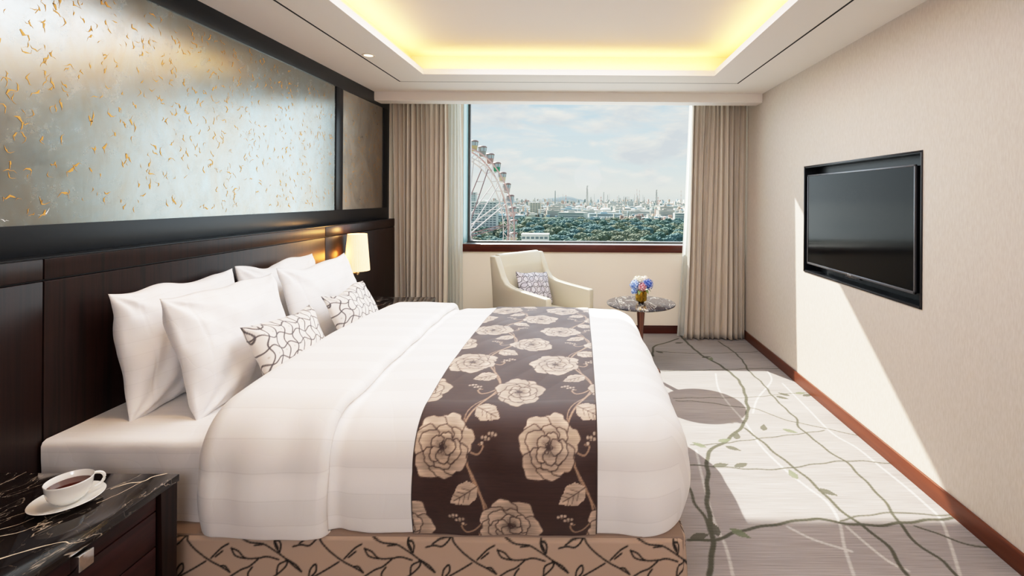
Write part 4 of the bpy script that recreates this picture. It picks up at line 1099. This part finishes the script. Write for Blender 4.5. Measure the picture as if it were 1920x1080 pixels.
named = [(1041, 358, 2200, 3.8, 'dark', 'thick dark grey chimney in front of the distant hill'), (1101, 348, 2600, 3.0, 'flare', 'tallest slender flare stack on the refinery skyline'),
         (1061, 366, 2500, 3.2, 'striped', 'red and white chimney left of the tallest flare stack'), (1127, 369, 2300, 3.2, 'striped', 'red and white chimney right of the tallest flare stack'),
         (1132, 360, 3600, 2.2, 'flare', 'thin grey mast right of the tallest flare stack'), (1231, 355, 2900, 3.0, 'flare', 'tall flare stack toward the right of the skyline'),
         (1234, 369, 2500, 3.6, 'striped', 'red and white chimney toward the right of the skyline'), (1277, 356, 3000, 2.2, 'striped', 'thin striped mast beside the right voile'),
         (1194, 354, 3500, 2.6, 'striped', 'left mast of the close pair at the middle right of the skyline'), (1199, 356, 3500, 2.6, 'striped', 'right mast of the close pair at the middle right of the skyline')]
for (px, py, d, r, kd, lbl) in named:
    h = (378 - py) * d / FP + 50 - 7 * d / FP + 2
    for _ in range(40):
        if free((px - 1087) * d / FP, d, 10): break
        d += 22
    OCC.append(((px - 1087) * d / FP, d, 9))
    mb, ms = stack(h, r, d, kd); o = mb.build('chimney', ms, smooth=True); o.location = ((px - 1087) * d / FP, d, GZ); tag(o, lbl, 'chimney')
for k in range(46):
    d = rr.uniform(2300, 4800); px = rr.choice([rr.uniform(1085, 1275), rr.uniform(1150, 1215), rr.uniform(1000, 1275)]); hp = rr.uniform(1, 13)
    h = hp * d / FP + 50 - 4 * d / FP; kd = rr.choice(['flare', 'tan', 'striped', 'dark'])
    if h < 22: h = 22
    for _ in range(60):
        if free((px - 1087) * d / FP, d, 9): break
        d += 20
    OCC.append(((px - 1087) * d / FP, d, 8))
    mb, ms = stack(h, rr.uniform(1.4, 2.8), d, kd); o = mb.build('process_column', ms); o.location = ((px - 1087) * d / FP, d, GZ)
    tag(o, {'flare': 'thin lattice column in the distant refinery', 'tan': 'plain tan column in the distant refinery', 'striped': 'small striped column in the distant refinery', 'dark': 'short grey column in the distant refinery'}[kd], 'column', kd + ' refinery columns')
# white apartment block behind the wheel and small office in front of the park
def tower(name, label, x, y, w_, dp, h, floors, cols, wall):
    t = thing(name, label, 'building', (x, y, GZ))
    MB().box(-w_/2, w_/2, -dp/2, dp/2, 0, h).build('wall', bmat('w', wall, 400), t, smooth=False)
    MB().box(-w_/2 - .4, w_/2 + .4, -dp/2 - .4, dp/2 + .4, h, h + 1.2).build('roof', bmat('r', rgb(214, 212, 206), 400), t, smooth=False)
    for k in range(floors):
        z = h * (k + .5) / floors; mb = MB()
        for c_ in range(cols): 
            xx = -w_/2 + w_ * (c_ + .5) / cols; mb.box(xx - w_ / cols * .36, xx + w_ / cols * .36, -dp/2 - .2, -dp/2 + .05, z - h / floors * .2, z + h / floors * .25)
        mb.build('window_row', mat('pane', rgb(112, 128, 132), .3), t, smooth=False)
    return t
tower('apartment_block', 'long white apartment block with rows of windows behind the big wheel', -150, 700, 62, 18, 44, 13, 12, rgb(236, 232, 228))
tower('apartment_block', 'white slab tower at the far left behind the big wheel', -262, 1180, 20, 16, 62, 16, 3, rgb(238, 236, 230))
tower('apartment_block', 'tan and grey tower pair beyond the left end of the park', -128, 1400, 30, 20, 36, 9, 4, rgb(206, 196, 178))
tower('office_building', 'low white flat roofed building in front of the park trees', -40, 440, 24, 14, 17.5, 4, 6, rgb(232, 230, 222))

# the uncountable low clutter of roofs, pipe racks and sheds between the larger buildings
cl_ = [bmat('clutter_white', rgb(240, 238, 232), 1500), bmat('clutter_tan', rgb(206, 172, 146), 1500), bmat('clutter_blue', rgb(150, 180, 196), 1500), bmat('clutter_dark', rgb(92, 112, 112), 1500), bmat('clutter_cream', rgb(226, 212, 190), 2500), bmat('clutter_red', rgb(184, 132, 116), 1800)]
V, Fc, MI = [], [], []
for k in range(5200):
    yy = 1120 * (5.2 ** (rr.random() ** 1.15)); xx = rr.uniform(-.25, .25) * yy
    if yy < 1250 and xx < -.02 * yy: continue
    s_ = yy / 1500; w_, d_, h_ = rr.uniform(4, 17) * s_, rr.uniform(6, 20) * s_, rr.uniform(2, 9) * (s_ ** .5) * (2.6 if rr.random() < .12 else 1)
    if h_ > 12: w_ *= .35
    if not free(xx + w_ / 2, yy + d_ / 2, math.hypot(w_, d_) / 2): continue
    b0 = len(V); V += [(xx, yy, 0), (xx + w_, yy, 0), (xx + w_, yy + d_, 0), (xx, yy + d_, 0), (xx, yy, h_), (xx + w_, yy, h_), (xx + w_, yy + d_, h_), (xx, yy + d_, h_)]
    Fc += [tuple(b0 + i for i in q_) for q_ in [(4,5,6,7),(0,1,5,4),(1,2,6,5),(3,0,4,7)]]; MI += [rr.choice([0, 0, 0, 1, 2, 3, 3, 4, 4, 5])] * 4
me = bpy.data.meshes.new('town_clutter'); me.from_pydata(V, [], Fc)
o = link('town_clutter', me, cl_, None, False); me.polygons.foreach_set('material_index', MI); o.location = (0, 0, GZ)
tag(o, 'dense low roofs sheds and pipe racks spread across the distant town', 'town', kind='stuff')
# ferris wheel
D_ = 176.0; hub = Vector((-43.7, 176, -13.3)); hx_ = Vector((.4445, .894, 0)); nx_ = Vector((.894, -.4445, 0))
fw_ = thing('ferris_wheel', 'pale pink and white ferris wheel with cup shaped cabins seen through the window', 'ferris wheel', (hub.x, hub.y, GZ))
def wp(r, a, s): v = hx_ * (r * math.cos(a)) + Vector((0, 0, r * math.sin(a))) + nx_ * s; return Vector((v.x, v.y, v.z + hub.z - GZ))
wm = mat('wheel_white', rgb(222, 210, 206), .6); wpk = mat('wheel_pink', rgb(204, 168, 166), .6); wdk = mat('wheel_mauve', rgb(150, 122, 122), .6)
NG = 40; RR = 33.0
for s in (-1.6, 1.6):
    MB().tube([wp(RR, 2 * PI * k / 120, s) for k in range(121)], .30, 6, cap=False).build('rim', wpk, fw_)
    MB().tube([wp(RR - 3.4, 2 * PI * k / 120, s) for k in range(121)], .24, 6, cap=False).build('inner_rim', wm, fw_)
br = MB()
for k in range(NG * 2):
    a = 2 * PI * k / (NG * 2); a2 = 2 * PI * (k + 1) / (NG * 2)
    for s in (-1.6, 1.6): br.tube([wp(RR if k % 2 else RR - 3.4, a, s), wp(RR - 3.4 if k % 2 else RR, a2, s)], .15, 4)
    if k % 2: br.tube([wp(RR, a, -1.6), wp(RR, a, 1.6)], .12, 4)
br.build('rim_bracing', wm, fw_)
for k in range(20):
    a = 2 * PI * (k + .35) / 20; mb = MB()
    for s in (-1.6, 1.6): mb.tube([wp(1.5, a, s * 1.6), wp(RR - 3.4, a, s)], .22, 5)
    for q in range(1, 5):
        r0 = 1.5 + (RR - 5) * q / 5; mb.tube([wp(r0, a, -1.7), wp(r0, a, 1.7)], .09, 4)
    mb.build('spoke', wdk if k % 3 == 0 else wm, fw_)
MB().tube([wp(0, 0, -4.5), wp(0, 0, 4.5)], 1.6, 16).build('hub', wpk, fw_)
for s in (-1, 1):
    for sg in (-1, 1):
        mb = MB(); a0 = wp(0, 0, s * 4.5); foot = Vector((hx_.x * sg * 21, hx_.y * sg * 21, 0)) + nx_ * (s * 11)
        f2 = foot + hx_ * 3.2; 
        mb.tube([a0, foot], .55, 8).tube([a0 + hx_ * .5, f2], .40, 8)
        for q in range(12):
            t0, t1 = q / 12, (q + 1) / 12; mb.tube([a0.lerp(foot, t0), a0.lerp(f2, t1)], .14, 4); mb.tube([a0.lerp(f2, t0), a0.lerp(foot, t1)], .14, 4)
        mb.build('support_leg', wm if s > 0 else wpk, fw_)
# lattice bracing between the supports (seen low in the window)
mb = MB()
for s in (-1, 1):
    for q in range(6):
        t0, t1 = .35 + q * .1, .45 + q * .1
        def fp(sg, t): return wp(0, 0, s * 4.5).lerp(Vector((hx_.x * sg * 21, hx_.y * sg * 21, 0)) + nx_ * (s * 11), t)
        mb.tube([fp(-1, t0), fp(1, t1)], .2, 4).tube([fp(1, t0), fp(-1, t1)], .2, 4).tube([fp(-1, t1), fp(1, t1)], .22, 4)
mb.build('cross_bracing', wm, fw_)
gcol = [rgb(150, 166, 178), rgb(196, 168, 168), rgb(126, 150, 134), rgb(196, 182, 160), rgb(188, 172, 130), rgb(150, 152, 148), rgb(170, 140, 134), rgb(48, 142, 108), rgb(204, 192, 164), rgb(180, 170, 170)]
gme = []
for k, c_ in enumerate(gcol):
    mb = MB().lathe([(0, -1.5), (.75, -1.5), (1.0, -1.2), (1.2, .2)], (0, 0, 0), 12, 0).lathe([(1.15, .2), (1.28, 1.35)], (0, 0, 0), 12, 1).lathe([(1.42, 1.3), (1.5, 1.5), (1.1, 1.85), (0, 2.0)], (0, 0, 0), 12, 2)
    for q in range(6):
        a = q * PI / 3; mb.tube([(1.17 * math.cos(a), 1.17 * math.sin(a), .2), (1.3 * math.cos(a), 1.3 * math.sin(a), 1.35)], .07, 4, 2)
    mb.tube([(-1.7, 0, -.2), (-1.6, 0, 1.6)], .07, 4, 2).tube([(1.7, 0, -.2), (1.6, 0, 1.6)], .07, 4, 2)
    o = mb.build('cabin', [mat('cabin_paint', c_, .5), mat('cabin_window', rgb(170, 186, 192), .3), mat('cabin_roof', rgb(140, 116, 112), .6)], None); gme.append(o.data); bpy.data.objects.remove(o)
for k in range(NG):
    a = 2 * PI * (k + .55) / NG; p = wp(RR + 1.9, a, 0); o = bpy.data.objects.new('cabin', gme[(12 - k) % 10]); COL.objects.link(o); o.location = p; o.parent = fw_
    o.rotation_euler = (0, 0, 1.1); o.scale = (1.2, 1.2, 1.25)

# ------------------------------------------------------------------ light
wld = bpy.data.worlds.new('sky'); SC.world = wld; wld.use_nodes = True
nt = wld.node_tree; nt.nodes.clear()
def wn(t, **k):
    n = nt.nodes.new(t)
    for a, v in k.items(): setattr(n, a, v)
    return n
lk = nt.links.new
out = wn('ShaderNodeOutputWorld'); bg = wn('ShaderNodeBackground'); lk(bg.outputs[0], out.inputs[0])
tc = wn('ShaderNodeTexCoord'); sp = wn('ShaderNodeSeparateXYZ'); lk(tc.outputs['Generated'], sp.inputs[0])
rp = wn('ShaderNodeValToRGB'); e = rp.color_ramp.elements
e[0].position = 0; e[0].color = rgb(212, 216, 212); e[1].position = .45; e[1].color = rgb(120, 160, 200)
for p_, c_ in [(.015, rgb(222, 223, 216)), (.06, rgb(206, 218, 220)), (.13, rgb(196, 213, 222)), (.20, rgb(178, 202, 218))]:
    x = e.new(p_); x.color = c_
lk(sp.outputs[2], rp.inputs[0])
mp = wn('ShaderNodeMapping'); mp.inputs['Scale'].default_value = (1, 1, 3.4); mp.inputs['Location'].default_value = (.35, 0, .1); lk(tc.outputs['Generated'], mp.inputs[0])
nz = wn('ShaderNodeTexNoise'); nz.inputs['Scale'].default_value = 6.5; nz.inputs['Detail'].default_value = 9; nz.inputs['Roughness'].default_value = .56; nz.inputs['Distortion'].default_value = .3; lk(mp.outputs[0], nz.inputs[0])
cr = wn('ShaderNodeValToRGB'); cr.color_ramp.elements[0].position = .46; cr.color_ramp.elements[0].color = (0, 0, 0, 1); cr.color_ramp.elements[1].position = .60; cr.color_ramp.elements[1].color = (1, 1, 1, 1); lk(nz.outputs[0], cr.inputs[0])
mp2 = wn('ShaderNodeMapping'); mp2.inputs['Scale'].default_value = (1, 1, 3.4); mp2.inputs['Location'].default_value = (.35, 0, .145); lk(tc.outputs['Generated'], mp2.inputs[0])
nz2 = wn('ShaderNodeTexNoise'); nz2.inputs['Scale'].default_value = 6.5; nz2.inputs['Detail'].default_value = 9; nz2.inputs['Roughness'].default_value = .56; nz2.inputs['Distortion'].default_value = .3; lk(mp2.outputs[0], nz2.inputs[0])
cc = wn('ShaderNodeValToRGB'); cc.color_ramp.elements[0].position = .42; cc.color_ramp.elements[0].color = rgb(244, 238, 226); cc.color_ramp.elements[1].position = .66; cc.color_ramp.elements[1].color = rgb(198, 202, 208); lk(nz2.outputs[0], cc.inputs[0])
hz = wn('ShaderNodeMapRange'); hz.inputs[1].default_value = .01; hz.inputs[2].default_value = .05; hz.inputs[3].default_value = 0; hz.inputs[4].default_value = .85; lk(sp.outputs[2], hz.inputs[0])
mul = wn('ShaderNodeMath', operation='MULTIPLY'); lk(cr.outputs[0], mul.inputs[0]); lk(hz.outputs[0], mul.inputs[1])
mx = wn('ShaderNodeMix', data_type='RGBA'); lk(mul.outputs[0], mx.inputs[0]); lk(rp.outputs[0], mx.inputs[6]); lk(cc.outputs[0], mx.inputs[7])
lk(mx.outputs[2], bg.inputs[0]); bg.inputs[1].default_value = 1.3

sd = Vector((.535, -1, -.858)).normalized()
sun = light('sun', 'SUN', (0, 20, 20), 12.5, rgb(255, 249, 240), angle=R(.55)); sun.rotation_euler = sd.to_track_quat('-Z', 'Y').to_euler()
# added lamp outside the glass to boost daylight at the window
light('window_fill', 'AREA', (.04, YG + .16, 1.9), 40, rgb(232, 242, 252), (-PI / 2, 0, 0), shape='RECTANGLE', size=2.5, size_y=1.85)
po = light('window_portal', 'AREA', (.04, YG + .12, 1.9), 1, (1, 1, 1), (-PI / 2, 0, 0), shape='RECTANGLE', size=2.56, size_y=1.9); po.data.cycles.is_portal = True
# warm cove strips behind the coffer lip, shining up
warm = rgb(255, 200, 92)
def cove(x, y, sx_, sy_, e): light('cove_strip', 'AREA', (x, y, ZC + T + .02), e, warm, (PI, 0, 0), shape='RECTANGLE', size=sx_, size_y=sy_)
cove(CX0 - .07, (CY0 + CY1) / 2, .03, 4.2, 9.5); cove(CX1 + .07, (CY0 + CY1) / 2, .03, 4.2, 9.5); cove((CX0 + CX1) / 2, CY1 + .07, 2.4, .03, 6); cove((CX0 + CX1) / 2, CY0 - .07, 2.4, .03, 5)
# added fill lamps without fixtures, in the coffer and behind the viewer
light('room_fill', 'AREA', (-.1, 2.75, 2.585), 57, rgb(242, 246, 255), (0, 0, 0), shape='RECTANGLE', size=1.9, size_y=1.9)
light('room_fill', 'POINT', (.2, -1.1, 1.95), 80, rgb(246, 246, 255), shadow_soft_size=.35)
light('downlight', 'SPOT', (-1.487, 3.39, 2.42), 16, rgb(255, 214, 160), (0, 0, 0), spot_size=R(80), spot_blend=.8, shadow_soft_size=.03)
light('downlight', 'SPOT', (-1.38, 1.75, 2.42), 26, rgb(255, 206, 156), (0, 0, 0), spot_size=R(75), spot_blend=.9, shadow_soft_size=.03)  # added second spot without a fixture, warming the near sheet

# ------------------------------------------------------------------ camera: level 17 mm shift lens
cd = bpy.data.cameras.new('camera'); cam = bpy.data.objects.new('camera', cd); COL.objects.link(cam)
cd.sensor_width = 36; cd.lens = 17; cd.clip_start = .05; cd.clip_end = 30000
cd.shift_x = -(1087 - 960) / 1920; cd.shift_y = -(540 - 371) / 1920
cam.location = (0, 0, 1.44)
cam.rotation_euler = (Matrix.Rotation(PI / 2, 3, 'X') @ Matrix.Rotation(math.radians(.35), 3, 'Z')).to_euler()
SC.camera = cam
SC.view_settings.view_transform = 'Standard'
SC.view_settings.look = 'None'
vs_ = SC.view_settings; vs_.use_curve_mapping = True; cmn = vs_.curve_mapping
cmn.white_level = (2.2, 2.2, 2.2); cmn.clip_max_x = 1; cmn.clip_max_y = 1
cc_ = cmn.curves[3]
for x_, y_ in [(.008, .0125), (.03, .054), (.10, .215), (.20, .455), (.34, .70), (.5, .86), (.72, .96)]: cc_.points.new(x_, y_)
cmn.update()
SC.cycles.use_denoising = True
SC.cycles.max_bounces = 10; SC.cycles.diffuse_bounces = 5; SC.cycles.transparent_max_bounces = 12
SC.cycles.sample_clamp_indirect = 6
SC.cycles.caustics_reflective = False; SC.cycles.caustics_refractive = False
